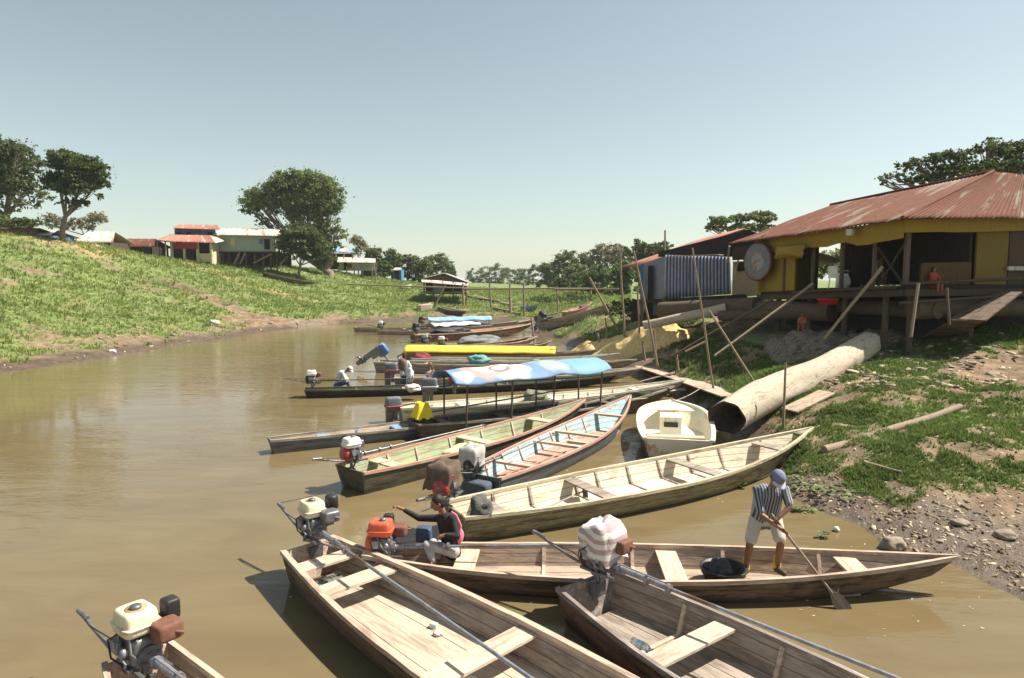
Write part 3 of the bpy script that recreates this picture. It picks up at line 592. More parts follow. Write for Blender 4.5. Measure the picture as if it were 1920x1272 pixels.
longtail('P', 'engine under a pale green cover behind the yellow cover', Matrix.Translation(P(797, 648, .3)), greenp, blackp, 0, s=1.15, handle=1.0)
longtail('S2', 'engine on the stern of the far left canoe with white tank', at('S2', .2), whitep, dsteel, 0, s=1.2)
longtail('Q', 'dark engine nearest the stern of the rusty red boat', at('Q', .3), blackp, blackp, 0, s=1.3)
longtail('R', 'dark engine on the stern of the blue roofed boat', at('R', .1), blackp, rustm, 0, s=1.2, handle=0)

def outboard(label, M, cowl, band, tilt=0, s=1., group='outboard motors', leg=dsteel):
    root = empty('outboard_motor', label, 'outboard motor', M @ Matrix.Rotation(tilt, 4, 'Y') @ Matrix.Scale(s, 4), group)
    m = MB(); m.rbox((-.1, 0, .42), (.5, .32, .3), taper=.86); m.build('cowling', cowl, root)
    m = MB(); m.rbox((-.1, 0, .31), (.52, .335, .06)); m.build('cowling_band', band, root)
    m = MB(); m.rbox((-.1, 0, .24), (.44, .28, .12)); m.loft([[(-.22 + q[0], q[1] * w, z) for q in ((-.1, -.06), (.1, -.06), (.1, .06), (-.1, .06))] for z, w in ((.22, 1.3), (-.1, .8), (-.5, .55))]); m.build('leg', leg, root)
    m = MB(); m.tube([(-.42, 0, -.55), (-.1, 0, -.55)], [.04, .065], 12); m.box((-.22, 0, -.42), (.3, .28, .012)); m.prism([(-.3, -.78), (-.15, -.78), (-.12, -.55), (-.32, -.55)], .015, Matrix.Rotation(math.pi / 2, 4, 'X')); m.build('lower_unit', leg, root)
    m = MB()
    for k in range(3):
        a = k * 2.094; m.add([(-.42, 0, -.55), (-.44, .06 * math.cos(a - .4), -.55 + .06 * math.sin(a - .4)), (-.43, .14 * math.cos(a), -.55 + .14 * math.sin(a)), (-.4, .09 * math.cos(a + .6), -.55 + .09 * math.sin(a + .6))], [(0, 1, 2, 3), (3, 2, 1, 0)])
    m.build('propeller', dsteel, root)
    m = MB(); m.box((-.05, .1, .05), (.1, .03, .3)); m.box((-.05, -.1, .05), (.1, .03, .3)); m.box((0, 0, .16), (.06, .24, .05)); m.build('clamp', leg, root)
    m = MB(); m.tube([(.1, .05, .28), (.55, .07, .33)], [.02, .024], 8); m.build('tiller', blackp, root)
    return root
greyo = mat('grey_cowling', (.13, .14, .16), .45, .2, 5, bump=.05); stripeR = mat('red_band', (.4, .07, .05), .5, .2, 5, bump=.05); bluep = mat('blue_cowling', (.06, .14, .32), .4, .3, 4, bump=.05, col2=(.55, .6, .62), amt2=.25, scale2=2.5)
outboard('grey outboard with a red band on the long white boat', at('K', -.05, 0, -.3), greyo, stripeR, s=1.05)
outboard('grey outboard with a red band on the boat with the maroon floor', at('M', 0, 0, -.08), greyo, stripeR, s=1.15)
outboard('blue outboard tilted up clear of the water', at('N', 0, 0, .15), bluep, greyo, R(-55) + R(110), s=1.25)
outboard('grey outboard standing beside the black canoe right of the child', Matrix.Translation(P(812, 744, .3)) @ Matrix.Rotation(.1, 4, 'Z'), greyo, mat('pale_band', (.5, .5, .48), .5, .1), s=1.15)
outboard('dull black outboard on the grey canoe drawn up on the grass', at('T1', .3, 0, .1), blackp, dsteel, R(40), s=1.5)

longtail('F', 'engine under a greyish white cloth on the blue and pink boat', at('F', -.02, .15, -.08, -.1), greyc, blackp, 3.0, sag=.1, cloth=greyc, s=1.0, shaftm=dsteel)
m_ = MB(); m_.rbox((-.12, 0, .12), (.34, .62, .5)); o = m_.build('stern_box', W_teal, BOATS['F']['root'])
yel = mat('yellow_cloth', (.75, .58, .03), .85, .1, 6, bump=.3)
m_ = MB(); M_ = at('J', .3, .05, .0)
def drape(m, w, d, z, n=14, seed=0, drop=.5):
    vs = []; fs = []
    for j in range(n + 1):
        for i in range(n + 1):
            u = i / n * 2 - 1; v = j / n * 2 - 1; r = max(abs(u), abs(v)); zz = z - max(0, r - .45) * drop - .03 * math.sin(u * 7 + seed) * r - .03 * math.cos(v * 8 + seed) * r
            k = 1 - .25 * max(0, r - .5); vs.append((u * w * k, v * d * k, zz))
    for j in range(n):
        for i in range(n): a = j * (n + 1) + i; fs.append((a, a + 1, a + n + 2, a + n + 1))
    m.add(vs, fs, True)
rt = empty('draped_engine', 'engine hidden under a bright yellow cloth on the dark green boat', 'engine', M_)
drape(m_, .3, .28, .5, drop=.75); m_.build('cloth', yel, rt)
m_ = MB(); m_.rbox((0, 0, .2), (.3, .3, .36)); m_.tube([(.1, 0, .2), (4.6, .25, .42)], .022, 8); m_.build('engine_block', dsteel, rt)

# ---- tarpaulin awnings
def tarpmat(name, patches, base):
    m = mat(name, base, .7, .12, 3, bump=.3, bscale=2.5); n = m.node_tree.nodes; l = m.node_tree.links; b = n['Principled BSDF']; cur = b.inputs['Base Color'].links[0].from_socket
    tc = n.new('ShaderNodeTexCoord'); sp = n.new('ShaderNodeSeparateXYZ'); l.new(tc.outputs['Object'], sp.inputs[0])
    nz = n.new('ShaderNodeTexNoise'); nz.inputs['Scale'].default_value = 2.2; nz.inputs['Detail'].default_value = 6; l.new(tc.outputs['Object'], nz.inputs['Vector'])
    for (cx, cy, rx, ry, c, ring) in patches:
        vm = n.new('ShaderNodeVectorMath'); vm.operation = 'SUBTRACT'; l.new(tc.outputs['Object'], vm.inputs[0]); vm.inputs[1].default_value = (cx, cy, 0)
        v2 = n.new('ShaderNodeVectorMath'); v2.operation = 'MULTIPLY'; l.new(vm.outputs[0], v2.inputs[0]); v2.inputs[1].default_value = (1 / rx, 1 / ry, 0)
        le = n.new('ShaderNodeVectorMath'); le.operation = 'LENGTH'; l.new(v2.outputs[0], le.inputs[0])
        ad = n.new('ShaderNodeMath'); ad.operation = 'ADD'; l.new(le.outputs['Value'], ad.inputs[0])
        mm = n.new('ShaderNodeMath'); mm.operation = 'MULTIPLY'; l.new(nz.outputs[0], mm.inputs[0]); mm.inputs[1].default_value = .9; l.new(mm.outputs[0], ad.inputs[1])
        r = n.new('ShaderNodeValToRGB'); e = r.color_ramp.elements; l.new(ad.outputs[0], r.inputs[0])
        mr = n.new('ShaderNodeMapRange'); mr.inputs[1].default_value = 1.25; mr.inputs[2].default_value = 1.5; mr.inputs[3].default_value = 1; mr.inputs[4].default_value = 0; l.new(ad.outputs[0], mr.inputs[0]); fac = mr.outputs[0]
        if ring:
            m2 = n.new('ShaderNodeMapRange'); m2.inputs[1].default_value = 1.0; m2.inputs[2].default_value = 1.08; l.new(ad.outputs[0], m2.inputs[0]); mu = n.new('ShaderNodeMath'); mu.operation = 'MULTIPLY'; l.new(fac, mu.inputs[0]); l.new(m2.outputs[0], mu.inputs[1]); fac = mu.outputs[0]
        mx = n.new('ShaderNodeMix'); mx.data_type = 'RGBA'; l.new(fac, mx.inputs[0]); l.new(cur, mx.inputs[6]); mx.inputs[7].default_value = srgb(c); cur = mx.outputs[2]
    l.new(cur, b.inputs['Base Color']); return m
def arch(m, x0, x1, hw, z0, rise, nx=26, ny=14, wob=.03, drop=.0, tilt=0, seed=0):
    vs = []; fs = []
    for i in range(nx + 1):
        x = x0 + (x1 - x0) * i / nx
        for j in range(ny + 1):
            t = j / ny * 2 - 1; a = t * math.pi / 2 * .92
            y = hw * math.sin(a) / math.sin(math.pi / 2 * .92); z = z0 + rise * math.cos(a) + wob * (mnoise.noise(Vector((x * 1.3 + seed, t * 1.5, 0))) * 1.6 + mnoise.noise(Vector((x * 4, t * 4, seed))) * .6) - wob * 1.2 * abs(math.cos(x / (x1 - x0) * 9.5)) * (.4 + abs(t)) + tilt * (x - x0)
            vs.append((x, y, z))
    for i in range(nx):
        for j in range(ny): a = i * (ny + 1) + j; fs.append((a, a + 1, a + ny + 2, a + ny + 1))
    m.add(vs, fs, True)
def solid(o, t=.008):
    md = o.modifiers.new('Solidify', 'SOLIDIFY'); md.thickness = t; return o
rj = empty('awning', 'patched blue and white tarpaulin awning on wooden posts over the dark green boat', 'awning', at('J', 0, 0, 0))
tj = tarpmat('patched_tarpaulin', [(2.7, -.1, .75, .8, (.58, .58, .56), 0), (4.3, -.3, .5, .5, (.3, .38, .48), 0), (2.0, -.1, .62, .7, (.45, .29, .27), 0), (2.1, -.15, .4, .4, (.6, .56, .54), 0), (2.5, -.35, .35, .28, (.24, .16, .16), 1), (1.3, -.5, .3, .3, (.5, .52, .5), 0), (5.5, -.1, .7, 1.2, (.16, .32, .42), 0), (3.6, .5, .8, .3, (.45, .48, .5), 0)], (.15, .25, .4))
m_ = MB(); arch(m_, .9, 6.1, .82, 1.02, .34, 60, 20, .032, tilt=.01); solid(m_.build('tarpaulin', tj, rj))
for k, (x, s) in enumerate([(1.2, 1), (1.3, -1), (2.7, -1), (2.9, 1), (4.1, -1), (4.3, 1), (5.8, -1), (5.9, 1)]):
    m_ = MB(); m_.tube([(x, s * .64, -.22), (x + .03, s * .7, 1.1)], .028, 7); m_.build('post', pole_d, rj)
for s in (1, -1):
    m_ = MB(); m_.tube([(1.0, s * .74, 1.08), (3.5, s * .75, 1.09), (6.0, s * .74, 1.12)], .018, 6); m_.build('side_pole', pole_m, rj)
m_ = MB(); m_.rbox((5.2, -.3, .0), (.5, .4, .25)); o = m_.build('cargo_bundle', brownc); o.matrix_world = at('J'); tag(o, 'brown bundle lying under the far end of the blue awning', 'bundle')
# yellow cover over boat O
ylt = mat('bright_yellow_cover', (.85, .58, .06), .6, .05, 3, bump=.15, bscale=1.5)
ro = empty('boat_cover', 'long smooth bright yellow cover over a moored boat', 'cover', at('O', 0, 0, 0))
m_ = MB(); arch(m_, .15, 8.0, .72, .04, .34, 40, 12, .01); solid(m_.build('sheet', ylt, ro))
for k in range(5):
    m_ = MB(); x = .4 + k * 1.8; m_.tube([(x, -.66, -.05), (x, -.66, .1)], .02, 6); m_.tube([(x, .66, -.05), (x, .66, .1)], .02, 6); m_.build('hoop_leg', pole_m, ro)
blt = mat('sky_blue_roof', (.2, .38, .62), .55, .12, 2, bump=.2, col2=(.45, .55, .66), amt2=.35)
wht = mat('grey_white_sheet', (.55, .57, .58), .6, .15, 2, bump=.2)
rr_ = empty('boat_roof', 'sky blue sheet roof over a far boat', 'roof', at('R', 0, 0, 0))
m_ = MB(); arch(m_, .6, 6.0, .85, .35, .3, 24, 10, .04); solid(m_.build('blue_sheet', blt, rr_))
for k in range(4):
    m_ = MB(); x = .8 + k * 1.65; m_.tube([(x, -.7, -.3), (x, -.7, .5)], .03, 6); m_.tube([(x, .7, -.3), (x, .7, .5)], .03, 6); m_.build('hoop', pole_d, rr_)
rr2 = empty('boat_roof', 'grey white sheet roof just below the sky blue one', 'roof', at('Q2', 0, 0, 0))
m_ = MB(); arch(m_, .3, 4.8, .7, .12, .22, 20, 8, .05); solid(m_.build('white_sheet', wht, rr2))
m_ = MB(); m_.tube([(.5, -.6, -.2), (.5, -.6, .2)], .03, 6); m_.tube([(4.6, -.6, -.2), (4.6, -.6, .2)], .03, 6); m_.build('hoop', pole_d, rr2)
# sheeting lumps lying in boats
def lump(name, label, cat, M, size, mm, seed=0, jit=.5):
    m = MB(); m.ell((0, 0, 0), size, n=26, m=16, jit=jit, seed=seed); o = m.build(name, mm); o.matrix_world = M if isinstance(M, Matrix) else Matrix.Translation(M); tag(o, label, cat); return o
lump('plastic_sheeting', 'crumpled black sheeting in the rusty red boat', 'sheeting', at('Q', 3.2, 0, .02), (1.5, .6, .3), blkc, 3)
lump('tarpaulin_bundle', 'grey tarpaulin hump on the canoe behind the yellow cover', 'tarpaulin', at('P1', 4.4, 0, .02), (1.3, .5, .36), mat('slate_tarpaulin', (.16, .17, .18), .7, .2, 4, bump=.3), 5)
lump('tarpaulin_bundle', 'dark red bundle at the stern end under the yellow cover', 'bundle', Matrix.Translation(P(789, 673, .4)), (.5, .4, .26), mat('wine_red_cloth', (.2, .03, .05), .8, .2, 5, bump=.3), 7)
lump('tarpaulin_bundle', 'teal cloth heaped on the pale grey boat', 'bundle', at('N', 4.9, .1, .1), (.5, .4, .25), mat('teal_cloth', (.12, .3, .3), .8, .2, 5, bump=.3), 9, .9)
lump('cargo_sack', 'green and grey sack on the white boat behind the awning posts', 'sack', at('K', 4.6, .1, .0), (.4, .35, .2), mat('olive_sack', (.16, .17, .11), .9, .3, 6, bump=.3), 11)
lump('cloth_bundle', 'white bundle lying at the feet of the standing woman', 'bundle', Matrix.Translation(P(775, 728, .42)), (.26, .2, .13), mat('white_cloth', (.62, .6, .56), .9, .08, 6, bump=.3), 12)
lump('black_cover', 'black wrapped motor on the bank left of the drawn up canoes', 'cover', Matrix.Translation(onT(1020, 612) + Vector((0, 0, .5))), (.7, .5, .5), blkc, 15)
lump('plastic_sack', 'translucent pale sack amidships in the red rimmed boat', 'sack', at('G', 3.5, .1, -.33), (.55, .35, .12), mat('cream_cloth', (.6, .52, .3), .8, .15, 6, bump=.3), 17, .9)
lump('mesh_bag', 'dark mesh bag by the brown cloth motor on the cream boat', 'bag', at('E', .35, -.35, .08), (.2, .16, .17), mat('dark_mesh', (.09, .09, .085), .9, .5, 30, bump=.6), 19)
for k, (x, y, lb) in enumerate([(2.6, .2, 'pile of loose boards in the bow half of the blue and pink boat')]):
    m_ = MB(); m_.box((0, 0, 0), (.5, .8, .03), .1); m_.box((.1, .05, .04), (.4, .7, .03), -.15); o = m_.build('loose_boards', W_tany); o.matrix_world = at('F', 4.6, -.1, -.385); tag(o, lb, 'boards')
m_ = MB(); m_.tube([(0, 0, 0), (2.3, -.5, .12)], [.018, .014], 7); m_.prism([(-.5, -.07), (0, -.02), (0, .02), (-.5, .07)], .02); o = m_.build('paddle', W_pink); o.matrix_world = at('F', 1.6, .25, -.395); tag(o, 'reddish paddle lying along the floor of the blue and pink boat', 'paddle')
m_ = MB(); m_.tube([(0, 0, 0), (2.0, .45, .16)], .016, 7); m_.bar((1.9, .2, .14), (2.2, .65, .2), .1, .02); o = m_.build('pole_paddle', W_grey); o.matrix_world = at('E', .9, -.15, -.41); tag(o, 'thin pole lying on the floor of the cream boat near its stern', 'pole')

# things lying in the near boats
def jerry(M, mm, label, s=1):
    r = empty('fuel_can', label, 'can', M @ Matrix.Scale(s, 4)); m = MB(); m.rbox((0, 0, .11), (.42, .17, .2)); m.build('body', mm, r)
    m = MB(); m.tube([(-.12, 0, .2), (-.1, 0, .25), (.08, 0, .25), (.1, 0, .2)], .014, 8); m.build('handle', mm, r); m = MB(); m.tube([(.16, 0, .2), (.16, 0, .25)], .024, 10); m.build('cap', blackp, r)
    for q in (-.08, .04): m = MB(); m.rbox((q, 0, .11), (.03, .18, .21)); m.build('rib', mm, r)
jerry(at('B', .84, -.14, -.42, 1.5), mat('grimy_grey_plastic', (.13, .125, .11), .6, .25, 8, bump=.1), 'grimy grey fuel can behind the second board of the bleached canoe')
glassy = mat('clear_plastic', (.75, .85, .9), .12, .05, 5, bump=.3, trans=.65, bscale=12)
def bottle(M, label, lab=None):
    r = empty('plastic_bottle', label, 'bottle', M); m = MB(); T = Matrix.Rotation(math.pi / 2, 4, 'Y')
    m.lathe([(0, 0), (.045, .003), (.05, .02), (.047, .06), (.05, .1), (.047, .14), (.05, .18), (.04, .22), (.018, .26), (.016, .28)], 14, M=T); m.build('bottle_body', glassy, r)
    m = MB(); m.lathe([(.019, .275), (.019, .298), (0, .298)], 12, M=T); m.build('cap', mat('blue_cap', (.08, .25, .5), .5, .1), r)
    m = MB(); m.lathe([(.0505, .08), (.0505, .15)], 14, M=T); m.build('label_band', mat('pale_blue_band', (.35, .55, .7), .5, .15), r)
bottle(at('D', .95, -.12, -.373, .1), 'clear bottle with a blue band lying nearer the motor in the dark canoe'); bottle(at('D', 1.22, -.22, -.373, -1.5), 'clear bottle lying across the floor ahead of the first seat')
bottle(at('D', 1.95, -.25, -.373, 1.0), 'clear crumpled bottle beyond the seat of the dark canoe')
m_ = MB(); m_.rbox((0, 0, .03), (.1, .07, .06)); o = m_.build('carton', mat('mint_carton', (.45, .62, .55), .6, .1)); o.matrix_world = at('B', 2.55, .33, -.418, .4); tag(o, 'small mint green carton on the floor of the bleached canoe', 'carton')
lump('paper_scrap', 'pinkish crumpled wrapper beside the mint carton', 'wrapper', at('B', 2.72, .26, -.4), (.06, .05, .025), mat('pink_paper', (.6, .45, .4), .8, .1), 4, 1)
lump('plastic_bag', 'white plastic bag on the floor at the bottom edge in the bleached canoe', 'bag', at('B', 3.75, -.15, -.38), (.16, .1, .05), mat('white_film', (.7, .7, .68), .5, .05, 5, bump=.3), 6, 1)
# black basin in the paddler's canoe
def basin(M, r_, h_, mm, label, cat='basin'):
    m = MB(); m.lathe([(0, .01), (r_ * .78, .01), (r_ * .98, h_), (r_ * 1.08, h_), (r_ * 1.08, h_ - .02), (r_, h_ - .025), (r_ * .8, 0), (0, 0)], 30); o = m.build('basin', mm); o.matrix_world = M; tag(o, label, cat); return o
basin(on('C', 4.72, .02, .05) and Matrix.Translation(on('C', 5.08, .0, .04)), .3, .25, blackp, 'black plastic basin on the canoe floor by the paddling man')
lump('wet_bundle', 'dark wet bundle heaped in the black basin', 'bundle', Matrix.Translation(on('C', 5.0, .04, .22)), (.19, .18, .13), blkc, 23, .5)
lump('white_block', 'small white block on the near rail of the brown canoe', 'block', Matrix.Translation(P(1162, 1080, .38)), (.1, .06, .03), whitep, 2, .2)

# ---------------------------------------------------------------- logs and lumber
log_m = mat('bleached_log', (.46, .39, .3), .9, .15, 4, (1.6, 6, 6), .5, col2=(.27, .21, .155), amt2=.28, scale2=1.6)
logd_m = mat('brown_log', (.11, .078, .052), .9, .3, 3, (1.2, 6, 6), .5)  # dark brown wood, deepened further to paint in the shade below the houses
hol = mat('dark_log_end', (.05, .035, .025), .95, .5, 6, bump=.8)
def lookM(a, b):
    xa = (b - a).normalized(); ya = Vector((0, 0, 1)).cross(xa).normalized(); za = xa.cross(ya); M = Matrix((xa, ya, za)).transposed().to_4x4(); M.translation = a; return M
a = Vector((5.6, 17.1, .68)); b = Vector((12.5, 22.9, 2.2)); ML = lookM(a, b); Lg = (b - a).length
m_ = MB(); n = 30; vs = []; fs = []; K = 40
for k in range(K + 1):
    t = k / K; x = Lg * t; r0 = (.43 + .1 * math.sin(min(1, t * 1.3) * 2.6) - .09 * t) * (1 if t < .93 else math.sqrt(max(.02, 1 - ((t - .93) / .072) ** 2)))
    for i in range(n):
        an = 2 * math.pi * i / n; rr = r0 * (1 + .13 * mnoise.noise(Vector((x * .5, math.cos(an) * 1.2, math.sin(an) * 1.2))) + .02 * math.sin(an * 5 + x) + .05 * mnoise.noise(Vector((x * 1.5, math.cos(an) * 3, math.sin(an) * 3)))); y0 = .16 * math.sin(x * .7); jag = 0 if k else .12 * mnoise.noise(Vector((an * 1.3, 0, 4)))
        vs.append((x + jag - (.18 * math.cos(an) if k == 0 else 0), y0 + rr * math.cos(an), .06 * math.sin(x * .9 + 1) + rr * math.sin(an)))
for k in range(K):
    for i in range(n): fs.append((k * n + i, k * n + (i + 1) % n, (k + 1) * n + (i + 1) % n, (k + 1) * n + i))
fs.append(tuple(range(K * n, K * n + n))); m_.add(vs, fs, True)
rl = empty('felled_log', 'huge pale stripped log lying on the bank with a dark hollow end', 'log', ML); m_.build('trunk', log_m, rl)
m_ = MB(); vs = []; fs = []
for j, (f, dx) in enumerate([(1.0, 0), (.86, .03), (.7, .3), (.45, .8), (.05, 1.0)]):
    for i in range(n):
        an = 2 * math.pi * i / n; q = .43 * f * (1 + .09 * mnoise.noise(Vector((0, math.cos(an) * 1.2, math.sin(an) * 1.2))) + .02 * math.sin(an * 5)) - .004; q *= 1 + (.18 * mnoise.noise(Vector((an * 2, f * 3, 0))) if 0 < j else 0)
        vs.append((dx * .9 + .12 * mnoise.noise(Vector((an * 1.3, 0, 4))) - .18 * math.cos(an) * f, q * math.cos(an), .05 + q * math.sin(an)))
for j in range(4):
    for i in range(n): fs.append((j * n + i, (j + 1) * n + i, (j + 1) * n + (i + 1) % n, j * n + (i + 1) % n))
fs.append(tuple(range(4 * n, 5 * n))); m_.add(vs, fs, True); m_.build('hollow_end', hol, rl)

def log(label, a, b, ra, rb, mm=pole_m, name='log', cat='log', bend=.03, n=10, group=None, seed=0):
    a = Vector(a); b = Vector(b); L = (b - a).length; M = lookM(a, b) if abs((b - a).normalized().z) < .97 else Matrix.Translation(a)
    K = 10; pts = []
    for k in range(K + 1):
        t = k / K; loc = Vector((L * t, bend * L * math.sin(t * 3 + seed) * .5 * mnoise.noise(Vector((seed, t * 2, 1))) * 2, bend * L * .6 * mnoise.noise(Vector((t * 2.5, seed, 7)))))
        pts.append(loc if abs((b - a).normalized().z) < .97 else Vector((loc.y + (b - a).x * t, loc.z + (b - a).y * t, (b - a).z * t)))
    m = MB(); m.tube(pts, [ra + (rb - ra) * k / K for k in range(K + 1)], n); o = m.build(name, mm); o.matrix_world = M; tag(o, label, cat, group); return o
log('pale log lying above the pile of yellow wood chips', PD(1207, 610, 31), PD(1362, 579, 29.5), .2, .24, log_m, bend=.02)
log('long sunlit log edging the wood chip pile on the far side', PD(1128, 640, 37), PD(1292, 606, 34.5), .2, .24, logd_m, bend=.02)
for k, (q, lb) in enumerate([((1240, 582, 33, 1420, 574, 28.6, .42), 'thick dark log floating the left side of the blue shed'), ((1360, 576, 30.5, 1560, 586, 25.6, .4), 'dark raft log under the yellow post of the porch house'),
        ((1530, 574, 27, 1760, 583, 22.2, .3), 'dark raft log under the middle of the porch house'), ((1350, 592, 29.5, 1500, 590, 27, .24), 'thin dark log lying below the raft logs'),
        ((1710, 580, 22.4, 1935, 575, 23.4, .36), 'dark raft log under the right wing of the porch house'), ((1210, 580, 38, 1300, 574, 36, .4), 'dark log under the door corner of the blue shed')]):
    log(lb, PD(*q[:3]), PD(*q[3:6]), q[6], q[6] * .9, logd_m, bend=.015, n=14, seed=k, group='raft logs under the houses')
log('long thin pole lying across the near grass bank', onT(1545, 850) + Vector((0, 0, .05)), onT(1800, 772) + Vector((0, 0, .06)), .1, .08, pole_m, bend=.03)
log('short stick lying in the grass below the long pole', onT(1620, 872) + Vector((0, 0, .05)), onT(1690, 892) + Vector((0, 0, .05)), .05, .02, pole_m, bend=.05)
# wood chip heaps
chip = mat('yellow_wood_chips', (.62, .44, .19), .9, .3, 9, bump=.6)
def heap(label, a, b, w, h, mm, name='chip_heap', cat='heap', seed=0):
    a = Vector(a); b = Vector(b); L = (b - a).length; ang = math.atan2(b.y - a.y, b.x - a.x); V = []; Fq = []; nx_, ny_ = 70, 26
    for j in range(ny_ + 1):
        for i in range(nx_ + 1):
            u = i / nx_ * 2 - 1; v = j / ny_ * 2 - 1; x = (a.x + b.x) / 2 + math.cos(ang) * u * L / 2 - math.sin(ang) * v * w / 2; y = (a.y + b.y) / 2 + math.sin(ang) * u * L / 2 + math.cos(ang) * v * w / 2
            q = max(0, 1 - u * u) ** .5 * max(0, 1 - v * v) ** .7; V.append((x, y, q * h * (.7 + .6 * float(vnoise(x * 2, y * 2, seed))) - .06 + .12 * (float(vnoise(x * 6, y * 6, seed + 1)) - .5) * q))
    Vn = np.array(V); Vn[:, 2] += hgt(Vn[:, 0], Vn[:, 1]); st = nx_ + 1
    Fq = [(j * st + i, j * st + i + 1, (j + 1) * st + i + 1, (j + 1) * st + i) for j in range(ny_) for i in range(nx_)]
    o = npmesh(name, Vn, Fq, mm, smooth=False); tag(o, label, cat); return o
heap('long heap of yellow wood chips beside the hewn log', onT(1115, 668), onT(1295, 632), 2.3, .75, chip, seed=3)
heap('smaller drift of yellow chips ending near the shore', onT(1062, 668), onT(1170, 654), 1.8, .45, chip, seed=8)
thatch = mat('grey_thatch_rubbish', (.24, .19, .14), .95, .5, 9, (2, 6, 3), .9, col2=(.1, .075, .055), amt2=.5, scale2=2)
heap('grey mound of rotted thatch between the big log and the house', onT(1440, 672), onT(1600, 648), 3.2, .75, thatch, 'thatch_mound', 'mound', 5)
heap('pale heap of rubble under the house edge right of the thatch mound', onT(1590, 645), onT(1690, 632), 1.6, .4, thatch, 'rubble_heap', 'mound', 6)

# plank walkways
def planks(label, pts, w, mm=W_rail, name='gangplank', n=3, cat='plank', group=None):
    m = MB(); pts = [Vector(p) for p in pts]
    for a, b in zip(pts[:-1], pts[1:]):
        d = (b - a); s = Vector((-d.y, d.x, 0)).normalized()
        for k in range(n): o_ = s * ((k + .5) / n - .5) * w; m.bar(a + o_, b + o_ * random.uniform(.85, 1.1), w / n - .012, .04)
    c = pts[0]; o = m.build(name, mm); tag(o, label, cat, group)
    me = o.data; me.transform(Matrix.Translation(-c)); o.location = c; return o
up = Vector((0, 0, .12))
planks('wide plank walkway from the boat bows to the big log', [onT(1205, 692) + up, onT(1290, 722) + up, onT(1375, 752) + up], .85, W_rail)
planks('narrow plank lying left of the wide walkway', [onT(1200, 722) + up, onT(1262, 706) + up], .5, W_rail)
planks('short boards lying below the big log', [onT(1480, 778) + up, onT(1550, 745) + up], .6, W_rail, n=2)
planks('sloping gangway of boards climbing to the right wing', [onT(1760, 640) + up, PD(1815, 600, 21.5), PD(1885, 548, 22.3)], 1.1, W_greyx, n=4)
planks('pale board on the mud by the white boat bow', [onT(1235, 742) + up, onT(1285, 737) + up], .4, W_rail, n=1)
planks('thin plank lying on the grass right of the leaning poles', [onT(1410, 735) + up, onT(1475, 730) + up], .25, W_rail, n=1)

# ---------------------------------------------------------------- stakes and poles
def stake(label, top, foot, r=.04, mm=None, group='mooring stakes and poles', name='mooring_pole'):
    """top and foot: (px, py); foot on the ground"""
    f = onT(*foot); t = PD(top[0], top[1], f.y + random.uniform(-.1, .3)); r = max(r, .0019 * f.y)
    log(label, f - (t - f).normalized() * .3, t, r, r * .7, mm or pole_m, name, 'pole', .012, 8, group, seed=f.x)
for k, (t, f, lb) in enumerate([((1298, 465), (1340, 740), 'tallest leaning bamboo pole in front of the blue shed'), ((1330, 582), (1418, 724), 'diagonal brace pole crossing right of the tallest pole'),
    ((1188, 470), (1236, 700), 'thin pole rising left of the pink roof edge'), ((1163, 470), (1172, 652), 'thin pole left of the blue shed with its foot by the chip heap'), ((1246, 432), (1247, 560), 'tall thin pole standing beside the pink roof'),
    ((1105, 520), (1160, 622), 'stout pale pole leaning left beyond the drawn up canoes'), ((1473, 680), (1469, 806), 'short upright stake between big log and cream boat'), ((1226, 618), (1232, 690), 'short stake in front of the chip heap'),
    ((1268, 655), (1272, 700), 'stub stake above the wide walkway'), ((996, 595), (1002, 640), 'crooked stake among the far boat bows'), ((982, 532), (983, 592), 'upright post of the far landing, third from the right'),
    ((956, 532), (957, 590), 'upright post of the far landing near the sloping logs'), ((918, 532), (921, 578), 'upright post of the far landing right of the shelter'), ((868, 532), (869, 575), 'post below the open shelter'),
    ((1044, 538), (1046, 585), 'post of the far landing by the bushes'), ((1108, 545), (1107, 566), 'short post at the right end of the far landing'), ((1135, 596), (1139, 640), 'stake on the grass left of the leaning pole'),
    ((1120, 625), (1128, 655), 'short broken stake left of the chip heap'), ((1195, 540), (1200, 652), 'dark pole in front of the shed doors'), ((835, 535), (812, 580), 'slanting pole below the open shelter'), ((1204, 640), (1210, 678), 'short stake behind the long white boat')]):
    stake(lb, t, f)
for k, (a, b, lb) in enumerate([((1524, 532, 24), (1340, 668, 23), 'long slanting pole from the porch down to the grass'), ((1655, 500, 21), (1545, 636, 21.5), 'slanting pole from the porch centre to the thatch mound'), ((1450, 560, 26), (1260, 668, 26.5), 'dark slanting pole from the shed corner down to the walkway'),
      ((1325, 640, 26), (1285, 660, 26), 'short slanting stick below the shed pole'), ((1722, 532, 21), (1708, 632, 20.6), 'upright brace pole before the right wing'), ((1775, 540, 21.5), (1780, 610, 21.2), 'dark upright under the right wing railing')]):
    log(lb, PD(*a), PD(*b), .05, .045, pole_m if k != 2 and k != 5 else pole_d, 'brace_pole', 'pole', .01, 8, 'mooring stakes and poles', k)
for k, (a, b, lb) in enumerate([((650, 533, 78), (880, 541, 72), 'long bamboo rail of the far landing, left half'), ((868, 542, 72), (1105, 541, 66), 'long bamboo rail of the far landing, right half'), ((1040, 543, 66), (1160, 542, 60), 'pale bamboo rail at the right of the far landing')]):
    log(lb, PD(*a), PD(*b), .09, .07, pole_m, 'landing_rail', 'rail', .004, 8, 'rails of the far landing', k)
